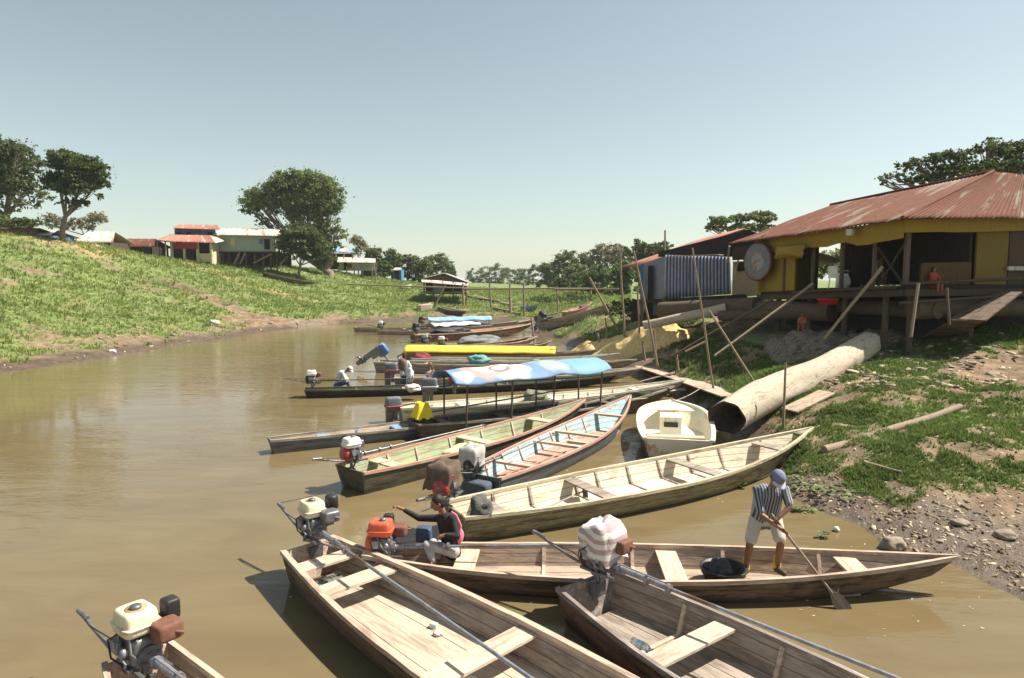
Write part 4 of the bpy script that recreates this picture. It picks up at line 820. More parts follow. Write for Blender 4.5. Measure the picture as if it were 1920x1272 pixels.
for k, (a, b, lb) in enumerate([((868, 551), (960, 576), 'long sloping log on the green slope right of the shelter'), ((878, 557), (966, 574), 'second sloping log beside the longer one'), ((926, 580), (975, 592), 'short log below the sloping logs'), ((1005, 600), (1090, 582), 'pale log behind the drawn up canoes'), ((1165, 598), (1198, 590), 'pale planks by the foot of the shed')]):
    p = onT(*a); q = onT(*b); log(lb, p + up, q + up, .15, .12, pole_m if k else log_m, 'driftwood_log', 'log', .02, 8, None, k)

# ---------------------------------------------------------------- corrugated sheet and houses
def corr(p00, p10, p11, p01, mm, parent, name='roof', pitch=.2, amp=.025, nv=6, wave='u', warp=.02, thick=.0):
    p00, p10, p11, p01 = map(Vector, (p00, p10, p11, p01)); W_ = max((p10 - p00).length, (p11 - p01).length); n = int(max(4, min(420, W_ / pitch * 6)))
    u = np.linspace(0, 1, n + 1); v = np.linspace(0, 1, nv + 1); U, V = np.meshgrid(u, v)
    A = [np.array(q) for q in (p00, p10, p11, p01)]; nrm = np.array((p10 - p00).cross(p01 - p00).normalized())
    Pn = (A[0] * ((1 - U) * (1 - V))[..., None] + A[1] * (U * (1 - V))[..., None] + A[2] * (U * V)[..., None] + A[3] * ((1 - U) * V)[..., None])
    h = amp * np.sin(2 * np.pi * U * W_ / pitch) + warp * (fbm(U * W_ * .9, V * 3, 5) - .5) * 2 * (1 - V * .6) + (np.floor(V * 2.999) % 2) * .01
    e = warp * 1.6 * (_h(np.floor(U * W_ / .85).astype(np.int64), 0 * np.floor(U).astype(np.int64), 5) - .5) * (1 - V)
    dn = np.array((p01 - p00).normalized())
    Pn = Pn + nrm * h[..., None] - dn * e[..., None] * 2
    org = np.array(p00); idx = np.arange((n + 1) * (nv + 1)).reshape(nv + 1, n + 1)
    Fq = np.stack([idx[:-1, :-1], idx[:-1, 1:], idx[1:, 1:], idx[1:, :-1]], -1).reshape(-1, 4)
    o = npmesh(name, Pn.reshape(-1, 3), Fq, mm, smooth=True)
    uvl = o.data.uv_layers.new(name='UVMap'); uvs = np.stack([U * W_, V * (p01 - p00).length], -1).reshape(-1, 2)[Fq.ravel()]; uvl.data.foreach_set('uv', uvs.astype(np.float32).ravel())
    if parent: o.parent = parent; o.matrix_parent_inverse = parent.matrix_world.inverted()
    solid(o, .012); return o
def tinmat(name, c1, c2, amt=.5, c3=None):
    m = mat(name, c1, .8, .2, 4, bump=.1, spec=.15); n = m.node_tree.nodes; l = m.node_tree.links; b = n['Principled BSDF']; cur = b.inputs['Base Color'].links[0].from_socket
    uv = n.new('ShaderNodeTexCoord'); mp = n.new('ShaderNodeMapping'); mp.inputs['Scale'].default_value = (1.15, .16, 1); l.new(uv.outputs['UV'], mp.inputs[0])
    for sc, st, col, a in ((1.1, (1.15, .16, 1), c2, amt), (2.2, (1.4, .5, 1), c3 or c2, amt * .6)):
        mp = n.new('ShaderNodeMapping'); mp.inputs['Scale'].default_value = st; l.new(uv.outputs['UV'], mp.inputs[0])
        t = n.new('ShaderNodeTexNoise'); t.inputs['Scale'].default_value = sc; t.inputs['Detail'].default_value = 7; t.inputs['Roughness'].default_value = .6; l.new(mp.outputs[0], t.inputs['Vector'])
        r = n.new('ShaderNodeValToRGB'); r.color_ramp.elements[0].position = .68 - a * .35; r.color_ramp.elements[1].position = .75 - a * .35; l.new(t.outputs[0], r.inputs[0])
        mx = n.new('ShaderNodeMix'); mx.data_type = 'RGBA'; l.new(r.outputs[0], mx.inputs[0]); l.new(cur, mx.inputs[6]); mx.inputs[7].default_value = srgb(col); cur = mx.outputs[2]
    l.new(cur, b.inputs['Base Color']); return m
tin_red = tinmat('rust_red_tin', (.13, .048, .028), (.2, .16, .13), .4, (.08, .034, .022))
tin_pink = tinmat('faded_pink_tin', (.36, .16, .12), (.45, .34, .29), .4, (.25, .1, .07))
tin_white = tinmat('pale_rusty_tin', (.56, .5, .44), (.42, .2, .13), .42)
tin_grey = tinmat('grey_tin', (.36, .35, .33), (.3, .15, .1), .35)
tin_blue = tinmat('blue_white_tin_wall', (.36, .37, .4), (.2, .22, .3), .4, (.45, .43, .42))
def groove_reflection(m, col, period):
    n = m.node_tree.nodes; l = m.node_tree.links; b = n['Principled BSDF']; cur = b.inputs['Base Color'].links[0].from_socket; tc = n.new('ShaderNodeTexCoord'); sx = n.new('ShaderNodeSeparateXYZ'); l.new(tc.outputs['UV'], sx.inputs[0])
    f = n.new('ShaderNodeMath'); f.operation = 'MULTIPLY'; f.inputs[1].default_value = 2 * math.pi / period; l.new(sx.outputs[0], f.inputs[0]); g = n.new('ShaderNodeMath'); g.operation = 'SINE'; l.new(f.outputs[0], g.inputs[0])
    mr = n.new('ShaderNodeMapRange'); mr.inputs[1].default_value = -.35; mr.inputs[2].default_value = .25; mr.inputs[3].default_value = .9; mr.inputs[4].default_value = .05; l.new(g.outputs[0], mr.inputs[0])
    mx = n.new('ShaderNodeMix'); mx.data_type = 'RGBA'; l.new(mr.outputs[0], mx.inputs[0]); l.new(cur, mx.inputs[6]); mx.inputs[7].default_value = srgb(col); l.new(mx.outputs[2], b.inputs['Base Color'])
groove_reflection(tin_blue, (.07, .1, .25), .175)  # bluish reflection in the grooves, painted into the wall colour
tin_bluetarp = tinmat('blue_sheet_roof', (.25, .4, .58), (.5, .55, .6), .3)
def wmat(n, c, **k): return wood(n, c, **k)
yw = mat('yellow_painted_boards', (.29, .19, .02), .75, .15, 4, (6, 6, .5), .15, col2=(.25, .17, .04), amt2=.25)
dw = mat('dark_boards', (.032, .023, .018), .85, .35, 4, (6, 6, .5), .3)  # near-black, so the board colour itself carries the interior shade
bw = mat('brown_wall_boards', (.075, .048, .032), .85, .3, 4, (6, 6, .5), .3)  # brown boards, deepened to hold house shade in their colour
crw = mat('cream_wall', (.55, .5, .32), .8, .12, 3, bump=.1, col2=(.35, .3, .2), amt2=.2)
tlw = mat('pale_teal_boards', (.33, .4, .34), .8, .15, 4, (5, 5, .6), .15, col2=(.3, .32, .2), amt2=.25)
blw = mat('blue_boards', (.05, .14, .3), .7, .2, 4, (6, 6, .5), .2, col2=(.25, .3, .38), amt2=.3)
whw = mat('dirty_white_boards', (.5, .48, .42), .8, .12, 4, (6, 6, .5), .15, col2=(.3, .22, .16), amt2=.3)
darkin = mat('dark_opening', (.012, .011, .01), .9, .3)
redc = mat('red_awning_cloth', (.3, .03, .03), .8, .2, 4, bump=.2)

def Lp(root, m, name, mm, label=None):   # world-space MB -> child of root
    o = m.build(name, mm, label=label); o.parent = root; o.matrix_parent_inverse = root.matrix_world.inverted(); return o
def wallq(root, a, b, z0, z1, mm, name='wall', t=.08, label=None):
    """vertical wall from ground point a to b (xy), z0..z1 may be pairs (at a, at b)"""
    z0 = z0 if hasattr(z0, '__len__') else (z0, z0); z1 = z1 if hasattr(z1, '__len__') else (z1, z1)
    a = Vector((a[0], a[1], 0)); b = Vector((b[0], b[1], 0)); d = (b - a).normalized(); s = Vector((-d.y, d.x, 0)) * t
    m = MB(); q = [a + Vector((0, 0, z0[0])), b + Vector((0, 0, z0[1])), b + Vector((0, 0, z1[1])), a + Vector((0, 0, z1[0]))]
    m.loft([[p for p in q], [p + s for p in q]]); return Lp(root, m, name, mm, label)

# --- porch house on the right
A_ = Vector((10.8, 29, 3.78)); C_ = Vector((13.0, 22.1, 4.12)); R_ = Vector((22.5, 24.0, 4.16))
ph = empty('porch_house', 'yellow and brown porch house under a big rusty red tin roof on logs', 'house', Vector((15, 26, 2.6)))
Ae = PD(1366, 458, 30.5); Ce = PD(1690, 411, 21.3); Ap = PD(1862, 324, 27); Rb = PD(1557, 386, 36); Re = Vector((24.5, 23.6, 6.55)); R2 = Vector((25, 30, 8.75))
corr(Ae, Ce, Ap, Rb, tin_red, ph, 'roof', warp=.06, nv=14); corr(Ce + Vector((.02, -.02, .01)), Re, R2, Ap + Vector((.0, 0, .02)), tin_red, ph, 'roof', warp=.06, nv=14)
m_ = MB(); m_.tube([Ce + Vector((.1, .1, .05)), Ap + Vector((0, 0, .05))], .07, 8); m_.tube([Ap + Vector((0, 0, .05)), Rb + Vector((0, 0, .05))], .07, 8); Lp(ph, m_, 'ridge_cap', tin_red)
# back slopes so the roof is closed from behind
corr(Rb + Vector((0, 0, -.01)), Ap + Vector((0, 0, -.01)), Vector((26, 34, 6.4)), Vector((24, 40, 6.2)), tin_red, ph, 'roof', nv=3); corr(Ap + Vector((.02, 0, -.01)), R2, Vector((28, 34, 6.4)), Vector((26.02, 34.02, 6.4)), tin_red, ph, 'roof', nv=3)
# floor deck
m_ = MB(); q = [A_, C_, R_, Vector((22, 34, 4.1)), Vector((14, 35, 3.8))]; m_.loft([[p + Vector((0, 0, -.16)) for p in q], [p for p in q]]); Lp(ph, m_, 'deck', dw)
m_ = MB(); m_.bar(A_ + Vector((-.1, 0, -.25)), C_ + Vector((-.1, -.1, -.25)), .16, .22); m_.bar(C_ + Vector((-.1, -.1, -.25)), R_ + Vector((0, -.12, -.25)), .16, .22); Lp(ph, m_, 'edge_beam', bw)
d1 = (C_ - A_); d2 = (R_ - C_)
for t, mm, w in [(.0, yw, .36), (.2, pole_d, .12), (.42, pole_d, .1), (.62, pole_d, .12), (.82, pole_d, .1), (1.0, pole_d, .14)]:
    p = A_ + d1 * t; tp = p + Vector((0, 0, 2.2)); m_ = MB(); m_.bar(p, tp, w, w, (0, 1, 0)); Lp(ph, m_, 'column' if w > .3 else 'post', mm)
# yellow fascia bands with ragged lower edge
def fascia(a, b, h0, h1, n=16, off=Vector((0, 0, 0)), rag=.12, mm=yw):
    m = MB(); secs = []
    for k in range(n + 1):
        t = k / n; p = a.lerp(b, t) + off; hh = h0 + (h1 - h0) * t + rag * (float(vnoise(t * 9, 3, 4)) - .5) * 2; secs.append([p, p + Vector((.03, .02, 0)), p + Vector((.03, .02, -hh)), p + Vector((0, 0, -hh))])
    m.loft(secs); return Lp(ph, m, 'fascia', mm)
fascia(Ae.lerp(Ce, .13) + Vector((.45, .1, .04)), Ce + Vector((.35, .45, .03)), .5, .62)
fascia(Ce + Vector((.36, .45, .03)), Re + Vector((-1.2, .55, .05)), .42, .46, rag=.04)
m_ = MB(); drape(m_, .9, .3, 0, seed=3); o = Lp(ph, m_, 'ragged_cloth', yw); o.matrix_world = Matrix.Translation(PD(1470, 470, 26.6)) @ Matrix.Rotation(-1.25, 4, 'Z') @ Matrix.Rotation(R(80), 4, 'X')
# inner walls facade 1 (back of porch) : yellow panel, gap, dark
ip = Vector((2.6, .8, 0))
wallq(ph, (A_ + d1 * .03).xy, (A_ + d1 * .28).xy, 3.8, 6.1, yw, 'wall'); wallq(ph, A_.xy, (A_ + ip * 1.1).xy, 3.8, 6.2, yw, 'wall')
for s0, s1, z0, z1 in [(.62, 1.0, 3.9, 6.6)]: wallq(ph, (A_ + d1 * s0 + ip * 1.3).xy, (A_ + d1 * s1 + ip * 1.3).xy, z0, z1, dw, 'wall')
wallq(ph, (A_ + d1 * 0 + ip * 1.6).xy, (A_ + d1 * .22 + ip * 1.6).xy, 3.9, 6.4, bw, 'wall')
m_ = MB(); m_.bar(A_ + ip * 1.5 + d1 * .2 + Vector((0, 0, .9)), A_ + ip * 1.5 + d1 * .65 + Vector((0, 0, .9)), .08, .1); m_.bar(A_ + ip * 1.5 + d1 * .2 + Vector((0, 0, 1.7)), A_ + ip * 1.5 + d1 * .65 + Vector((0, 0, 1.7)), .08, .1); Lp(ph, m_, 'rear_rail', dw)
# facade 2: half wall, dark interior, yellow panel, brown panel
s2 = Vector((-d2.y, d2.x, 0)).normalized()
wallq(ph, (C_ + d2 * .06).xy, (C_ + d2 * .262).xy, (4.14, 4.15), (4.85, 4.9), mat('shaded_yellow_boards', (.08, .052, .015), .8, .2, 4, (6, 6, .5), .2), 'half_wall')  # yellow boards darkened: shade of the roof overhang is in the colour
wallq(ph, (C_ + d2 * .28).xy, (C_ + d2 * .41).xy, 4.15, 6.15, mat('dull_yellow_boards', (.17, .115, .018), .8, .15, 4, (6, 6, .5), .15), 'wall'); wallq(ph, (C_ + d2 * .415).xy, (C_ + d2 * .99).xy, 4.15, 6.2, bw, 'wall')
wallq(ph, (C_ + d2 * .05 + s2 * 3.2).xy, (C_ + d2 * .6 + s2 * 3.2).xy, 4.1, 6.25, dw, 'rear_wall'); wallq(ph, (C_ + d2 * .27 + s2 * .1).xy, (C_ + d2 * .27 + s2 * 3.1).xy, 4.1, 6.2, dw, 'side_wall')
m_ = MB(); m_.box(tuple(C_ + d2 * .5 + Vector((.03, -.06, .55))), (1.9, .05, .14), .2); Lp(ph, m_, 'pale_shelf', whw)
for z in (.0, -.62): m_ = MB(); m_.tube([C_ + Vector((-.35, -.35, z + .05)), C_ + d2 * .45 + Vector((0, -.5, z * .9 + .22)), R_ + Vector((0, -.5, z + .2))], .055, 8); Lp(ph, m_, 'railing', bw)
m_ = MB(); m_.tube([A_ + d1 * .35 + Vector((-.4, 0, -.1)), C_ + Vector((-.45, -.2, -.05))], .06, 8); Lp(ph, m_, 'railing', bw)
m_ = MB(); a = A_ + d1 * .78 + ip * .2; m_.bar(a + Vector((0, 0, .05)), a + Vector((.5, -.6, 1.5)), .07, .07); m_.bar(a + Vector((.5, -.7, .05)), a + Vector((-.1, 0, 1.4)), .07, .07); m_.bar(a + Vector((.1, .2, .05)), a + Vector((-.3, -.6, 1.0)), .12, .04); Lp(ph, m_, 'cross_brace', bw)
for t in (.1, .35, .6, .85): p = A_ + d1 * t + Vector((.3, 0, 0)); m_ = MB(); m_.tube([Vector((p.x, p.y, gz(p.x, p.y) - .3)), p + Vector((0, 0, -.1))], .11, 9); Lp(ph, m_, 'stilt', logd_m)
for t in (.05, .3, .55, .8, .98): p = C_ + d2 * t + Vector((0, .35, 0)); m_ = MB(); m_.tube([Vector((p.x, p.y, gz(p.x, p.y) - .3)), p + Vector((0, 0, -.1))], .11, 9); Lp(ph, m_, 'stilt', logd_m)
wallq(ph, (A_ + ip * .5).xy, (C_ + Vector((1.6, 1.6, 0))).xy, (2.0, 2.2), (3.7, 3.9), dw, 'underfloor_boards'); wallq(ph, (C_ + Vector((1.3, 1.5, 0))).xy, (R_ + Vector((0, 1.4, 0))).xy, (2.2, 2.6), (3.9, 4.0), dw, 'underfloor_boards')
# lamp box on the fascia
m_ = MB(); p = PD(1594, 436, 23.6); m_.box(tuple(p), (.25, .12, .22), -1.2); Lp(ph, m_, 'lamp_box', whw)
# round disc on the yellow column
dm = mat('grey_blue_disc', (.15, .18, .21), .8, .35, 9, bump=.2, col2=(.22, .19, .16), amt2=.5, scale2=6); pd = PD(1421, 491, 28.6)
rd = empty('round_sign', 'round grey blue disc with a rusty centre leaning on the yellow column', 'sign', Matrix.Translation(pd) @ Matrix.Rotation(R(-68), 4, 'Z') @ Matrix.Rotation(R(90), 4, 'X') @ Matrix.Scale(1.08, 4))
m_ = MB(); m_.lathe([(0, .03), (.5, .03), (.7, .05), (.72, .03), (.72, -.03), (0, -.03)], 32); m_.build('disc', dm, rd)
m_ = MB(); m_.lathe([(0, .045), (.3, .045), (.34, .034)], 24); m_.build('centre_patch', mat('mottled_rust', (.3, .17, .12), .9, .5, 9, bump=.3, col2=(.3, .3, .3), amt2=.7, scale2=5), rd)
m_ = MB(); m_.lathe([(.70, .052), (.76, .04), (.76, -.04), (.70, -.03)], 32); m_.build('rim', rustm, rd)

# --- blue shed
sh = empty('blue_tin_shed', 'low shed with blue and white corrugated wall and a pinkish roof edge', 'house', Vector((9.5, 36, 2.3)))
w0 = PD(1246, 560, 35); w1 = PD(1371, 552, 33.2)
corr(w0, w1, PD(1370, 482, 33.2), PD(1247, 478, 35), tin_blue, sh, 'wall', pitch=.175, amp=.04, nv=4, warp=.01)
pk = PD(1395, 429, 36); le = PD(1190, 500, 36.5)
corr(le, le + Vector((.6, 9, .1)), pk + Vector((.6, 9, .1)), pk, tin_pink, sh, 'roof', nv=5); corr(pk + Vector((.01, 0, 0)), pk + Vector((.61, 9, .1)), pk + Vector((6.5, 9, -2)), pk + Vector((5.6, 0, -1.75)), tin_grey, sh, 'roof', nv=5)
m_ = MB(); m_.bar(le + Vector((0, -.05, -.04)), le.lerp(pk, .55) + Vector((0, -.05, -.04)), .06, .16, (0, 1, 0)); m_.bar(le.lerp(pk, .55) + Vector((0, -.05, -.04)), pk + Vector((0, -.05, -.04)), .06, .1, (0, 1, 0)); Lp(sh, m_, 'bargeboard', tin_pink)
m_ = MB(); q = [Vector((w0.x - .3, 35.3, 5.5)), Vector((14.9, 35.3, 5.5)), Vector((14.6, 35.3, 6.0)), pk + Vector((0, -.7, -.1)), Vector((w0.x - .3, 35.3, 5.75))]; m_.loft([q, [p + Vector((0, .05, 0)) for p in q]]); Lp(sh, m_, 'gable_boards', dw)
m_ = MB(); m_.bar(PD(1256, 481, 34.4), PD(1352, 478, 32.4), .5, .04); Lp(sh, m_, 'eave_board', W_rail)
l0 = PD(1200, 570, 36.4); wallq(sh, l0.xy, (w0.x - .02, w0.y), (3.05, 3.3), (5.1, 5.5), mat('grey_blue_boards', (.2, .22, .26), .8, .25, 4, (6, 6, .5), .2), 'wall')
for a, b in ((1211, 1222), (1236, 1244)):
    p = PD(a, 550, 36.2); q = PD(b, 550, 35.4); wallq(sh, p.xy, q.xy, 3.15, 5.05, darkin, 'door', .03)
for a in (1203, 1228): p = PD(a, 560, 35.9); m_ = MB(); m_.bar((p.x, p.y, 2.4), (p.x, p.y, 5.15), .14, .14, (0, 1, 0)); Lp(sh, m_, 'post', blw)
p = PD(1372, 560, 33.1); q = PD(1428, 552, 30.8); wallq(sh, p.xy, q.xy, (3.4, 3.6), (5.2, 5.2), mat('woven_wall', (.3, .23, .16), .9, .35, 12, bump=.4), 'wall')
p2 = p.lerp(q, .12); q2 = p.lerp(q, .85); wallq(sh, (p2.x - .03, p2.y - .05), (q2.x - .03, q2.y - .05), 4.72, 5.15, darkin, 'window', .03)
wallq(sh, (p.x - .1, p.y - .2), (q.x - .1, q.y - .2), 5.25, (5.8, 6.0), dw, 'awning_board', .05)
m_ = MB(); m_.bar(PD(1364, 492, 32.5), PD(1368, 462, 31.5), .08, .08); m_.bar(PD(1378, 518, 32.5), PD(1384, 488, 32.5), .09, .05); Lp(sh, m_, 'loose_brace', W_rail)
for a in (1205, 1245, 1290, 1335, 1368): p = PD(a, 570, 34.2); g_ = gz(p.x, p.y); m_ = MB(); m_.tube([(p.x, p.y, g_ - .3), (p.x, p.y, 3.4)], .1, 8); Lp(sh, m_, 'stilt', logd_m)
m_ = MB(); m_.bar(PD(1200, 566, 36), PD(1250, 564, 34.8), .2, .2); m_.bar(PD(1250, 564, 34.8), PD(1400, 556, 32), .2, .22); Lp(sh, m_, 'floor_beam', dw)
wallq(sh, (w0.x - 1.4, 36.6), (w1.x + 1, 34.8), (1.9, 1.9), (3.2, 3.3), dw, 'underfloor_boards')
basin(Matrix.Translation(PD(1552, 571, 23.9)), .36, .2, mat('red_plastic', (.5, .03, .02), .4, .1), 'bright red basin on the raft in front of the porch')

# --- houses on the left bank
def Vx(px, py, Y): return PD(px, py, Y)
def stilts(root, xs_, Y, ztop, mm=pole_d, r=.1, dy=0):
    for x in xs_:
        p = PD(x, 500, Y + dy); m = MB(); m.tube([(p.x, p.y, gz(p.x, p.y) - .3), (p.x, p.y, ztop)], r, 7); Lp(root, m, 'stilt', mm)
def pz(py, Y): return PD(960, py, Y).z
def px_(x, Y): return PD(x, 500, Y).x
# two tier house with red roof
Y0 = 88.
h1 = empty('two_tier_house', 'two tier house with rust red roofs, red awning and cream porch posts', 'house', Vector((px_(360, Y0), Y0, 7)))
corr(Vx(286, 452, Y0 - 1.5), Vx(404, 456, Y0 - 1.5), Vx(392, 441, Y0 + 2), Vx(318, 440, Y0 + 2), tin_pink, h1, 'lower_roof', nv=4); corr(Vx(404, 456, Y0 - 1.5), Vx(421, 452, Y0 + 2), Vx(405, 440, Y0 + 3), Vx(392, 441, Y0 + 2.02), tin_white, h1, 'lower_roof', nv=4)
corr(Vx(323, 428, Y0 + 2), Vx(414, 431, Y0 + 2), Vx(408, 422, Y0 + 6), Vx(334, 421, Y0 + 6), tin_pink, h1, 'upper_roof', nv=4)
wallq(h1, (px_(330, Y0 + 3), Y0 + 3), (px_(406, Y0 + 3), Y0 + 3), pz(445, Y0 + 3), pz(428, Y0 + 3), blw, 'upper_wall'); wallq(h1, (px_(400, Y0), Y0), (px_(420, Y0 + 5), Y0 + 5), pz(497, Y0), pz(452, Y0), crw, 'side_wall')
wallq(h1, (px_(322, Y0 + 3), Y0 + 2.8), (px_(400, Y0 + 3), Y0 + 2.8), pz(495, Y0), pz(446, Y0), bw, 'rear_wall')
for x in (324, 347, 372, 397): m_ = MB(); m_.bar((px_(x, Y0 - 1), Y0 - 1, pz(495, Y0)), (px_(x, Y0 - 1), Y0 - 1, pz(453, Y0 - 1)), .26, .26, (0, 1, 0)); Lp(h1, m_, 'porch_post', crw)
m_ = MB(); m_.box((px_(350, Y0 - 1.2), Y0 - 1.2, pz(462, Y0)), (3.0, .1, .8)); Lp(h1, m_, 'awning', redc)
m_ = MB(); m_.box((px_(386, Y0 - 1), Y0 - .9, pz(484, Y0)), (1.9, .1, 1.1)); Lp(h1, m_, 'porch_wall', crw)
for x in (338, 356, 396): m_ = MB(); m_.box((px_(x, Y0 + 2.9), Y0 + 2.93, pz(437, Y0)), (.6, .06, .6)); Lp(h1, m_, 'window', darkin)
m_ = MB(); m_.bar((px_(284, Y0 - 2), Y0 - 2, pz(452, Y0)), (px_(330, Y0 - 2), Y0 - 2, pz(456, Y0)), .15, .15); m_.tube([(px_(296, Y0 - 2), Y0 - 2, pz(490, Y0)), (px_(296, Y0 - 2), Y0 - 2, pz(452, Y0))], .09, 7); m_.tube([(px_(312, Y0 - 2), Y0 - 2, pz(490, Y0)), (px_(312, Y0 - 2), Y0 - 2, pz(453, Y0))], .09, 7); Lp(h1, m_, 'lean_to_frame', pole_m)
# long teal house on stilts
Y0 = 91.
h2 = empty('stilt_house', 'long pale teal house on dark stilts under a whitish rusty roof', 'house', Vector((px_(470, Y0), Y0, 6.5)))
corr(Vx(400, 440, Y0 - 1), Vx(527, 443, Y0 - 1), Vx(524, 430, Y0 + 3), Vx(414, 428, Y0 + 3), tin_white, h2, 'roof', nv=4); corr(Vx(414, 428, Y0 + 3), Vx(524, 430, Y0 + 3), Vx(527, 438, Y0 + 8), Vx(405, 436, Y0 + 8), tin_white, h2, 'roof', nv=3)
zt = pz(441, Y0); zb = pz(472, Y0); wallq(h2, (px_(412, Y0), Y0), (px_(518, Y0), Y0), zb, zt, tlw, 'wall'); wallq(h2, (px_(518, Y0), Y0), (px_(526, Y0 + 6), Y0 + 6), zb, zt + .1, crw, 'side_wall'); wallq(h2, (px_(412, Y0 + 6), Y0 + 6), (px_(526, Y0 + 6), Y0 + 6), zb, zt, tlw, 'rear_wall')
m_ = MB(); m_.box((px_(468, Y0 + 3), Y0 + 3, zb - .1), (8.4, 6.4, .2)); Lp(h2, m_, 'floor', dw)
for x, w, z0, z1, mm, nm in [(502, .75, 468, 449, darkin, 'door'), (491, .5, 458, 449, blw, 'window'), (438, .6, 462, 446, crw, 'shutter')]:
    m_ = MB(); m_.box((px_(x, Y0 - .05), Y0 - .06, (pz(z0, Y0) + pz(z1, Y0)) / 2), (w, .05, pz(z1, Y0) - pz(z0, Y0))); Lp(h2, m_, nm, mm)
stilts(h2, (416, 430, 446, 462, 478, 494, 508, 520), Y0, zb, pole_d, .11, .2); stilts(h2, (420, 450, 480, 512), Y0, zb, pole_d, .11, 4)
for a, b in (((438, 496), (450, 474)), ((450, 496), (460, 474)), ((475, 494), (510, 476)), ((525, 496), (540, 480))): m_ = MB(); m_.tube([Vx(*a, Y0 - .8), Vx(*b, Y0 - .4)], .12, 6); Lp(h2, m_, 'ladder_pole', pole_m)
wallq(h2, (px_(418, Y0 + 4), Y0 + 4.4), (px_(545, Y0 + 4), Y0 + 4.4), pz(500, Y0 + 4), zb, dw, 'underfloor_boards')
# terraced house right of the big tree
Y0 = 104.
h3 = empty('terraced_house', 'rambling pale house with a blue upper roof right of the big tree', 'house', Vector((px_(660, Y0), Y0, 5)))
corr(Vx(614, 474, Y0 + 2), Vx(668, 474, Y0 + 2), Vx(652, 464, Y0 + 6), Vx(612, 462, Y0 + 6), tin_bluetarp, h3, 'upper_roof', nv=3); corr(Vx(636, 472, Y0 + 2.05), Vx(668, 475, Y0 + 2), Vx(654, 465, Y0 + 6), Vx(641, 463, Y0 + 6), tin_white, h3, 'upper_roof', nv=3)
corr(Vx(632, 492, Y0 - 1), Vx(704, 493, Y0 - 1), Vx(704, 485, Y0 + 2), Vx(634, 482, Y0 + 2), tin_white, h3, 'porch_roof', nv=3)
wallq(h3, (px_(636, Y0), Y0), (px_(702, Y0), Y0), pz(508, Y0), pz(490, Y0), whw, 'wall'); wallq(h3, (px_(616, Y0 + 3), Y0 + 3), (px_(664, Y0 + 3), Y0 + 3), pz(505, Y0), pz(474, Y0), bw, 'upper_wall')
m_ = MB(); m_.box((px_(684, Y0 - .1), Y0 - .1, pz(500, Y0)), (1.6, .08, .8)); Lp(h3, m_, 'window', tlw); m_ = MB(); m_.box((px_(656, Y0 - .1), Y0 - .1, pz(499, Y0)), (.5, .08, .6)); Lp(h3, m_, 'red_panel', redc)
m_ = MB(); m_.box((px_(648, Y0 - .1), Y0 - .1, pz(500, Y0)), (.5, .08, 1.2)); Lp(h3, m_, 'door', darkin); stilts(h3, (618, 634, 650, 664, 680, 697, 704), Y0, pz(500, Y0), pole_m, .1, -1)
m_ = MB(); m_.box((px_(688, Y0 + 1), Y0 + 1, pz(513, Y0)), (1.8, .5, .9)); Lp(h3, m_, 'underfloor_boards', dw)
for x in (630, 645, 662): m_ = MB(); m_.tube([(px_(x, Y0 + 1), Y0 + 1, pz(490, Y0)), (px_(x, Y0 + 1), Y0 + 1, pz(474, Y0))], .09, 6); Lp(h3, m_, 'porch_post', pole_m)
# sheds & roofs behind the left ridge
def gable(label, x0, x1, Y, ybase, yeave, yridge, tin, wallm, name='tin_roofed_hut', dy=4, hip=.12, ent=True):
    r = empty(name, label, 'hut', Vector((px_((x0 + x1) / 2, Y), Y, pz(ybase, Y)))); w = x1 - x0
    a = Vx(x0 - w * .05, yeave, Y - .4); b = Vx(x1 + w * .05, yeave, Y - .4); zr = pz(yridge, Y + dy / 2); c = Vector((px_(x1 - w * hip, Y), Y + dy / 2, zr)); d = Vector((px_(x0 + w * hip, Y), Y + dy / 2, zr))
    corr(a, b, c, d, tin, r, 'roof', nv=3); corr(d + Vector((0, .01, 0)), c + Vector((0, .01, 0)), b + Vector((0, dy + .8, 0)), a + Vector((0, dy + .8, 0)), tin, r, 'roof', nv=3)
    zt_ = pz(yeave, Y) + .05; zb_ = pz(ybase, Y) - .4; X0, X1 = px_(x0, Y), px_(x1, Y)
    wallq(r, (X0, Y), (X1, Y), zb_, zt_, wallm); wallq(r, (X1, Y), (X1, Y + dy), zb_, zt_, wallm); wallq(r, (X0, Y + dy), (X1, Y + dy), zb_, zt_, wallm); wallq(r, (X0, Y + dy), (X0, Y), zb_, zt_, wallm)
    if ent: m = MB(); m.box(((X0 + X1) / 2, Y - .06, (zb_ + zt_) / 2), (.9, .06, (zt_ - zb_) * .85)); Lp(r, m, 'door', darkin)
    return r
gable('hut with a pale rusty roof just right of the left tree trunk', 140, 208, 78, 462, 455, 435, tin_white, bw)
gable('low hut with dark reddish roof right of the pale rusty one', 216, 286, 84, 474, 463, 448, tin_red, dw)
gable('dark red roofed hut at the far left edge behind the crest', -30, 62, 64, 448, 441, 428, tin_red, bw)
gable('hut with a grey rusty roof between the left trees', 48, 92, 66, 450, 442, 432, tin_grey, blw)
gable('small bright blue hut in front of the valley trees', 736, 752, 118, 523, 507, 502, tin_grey, mat('bright_blue_wall', (.06, .22, .38), .7, .15), dy=3)
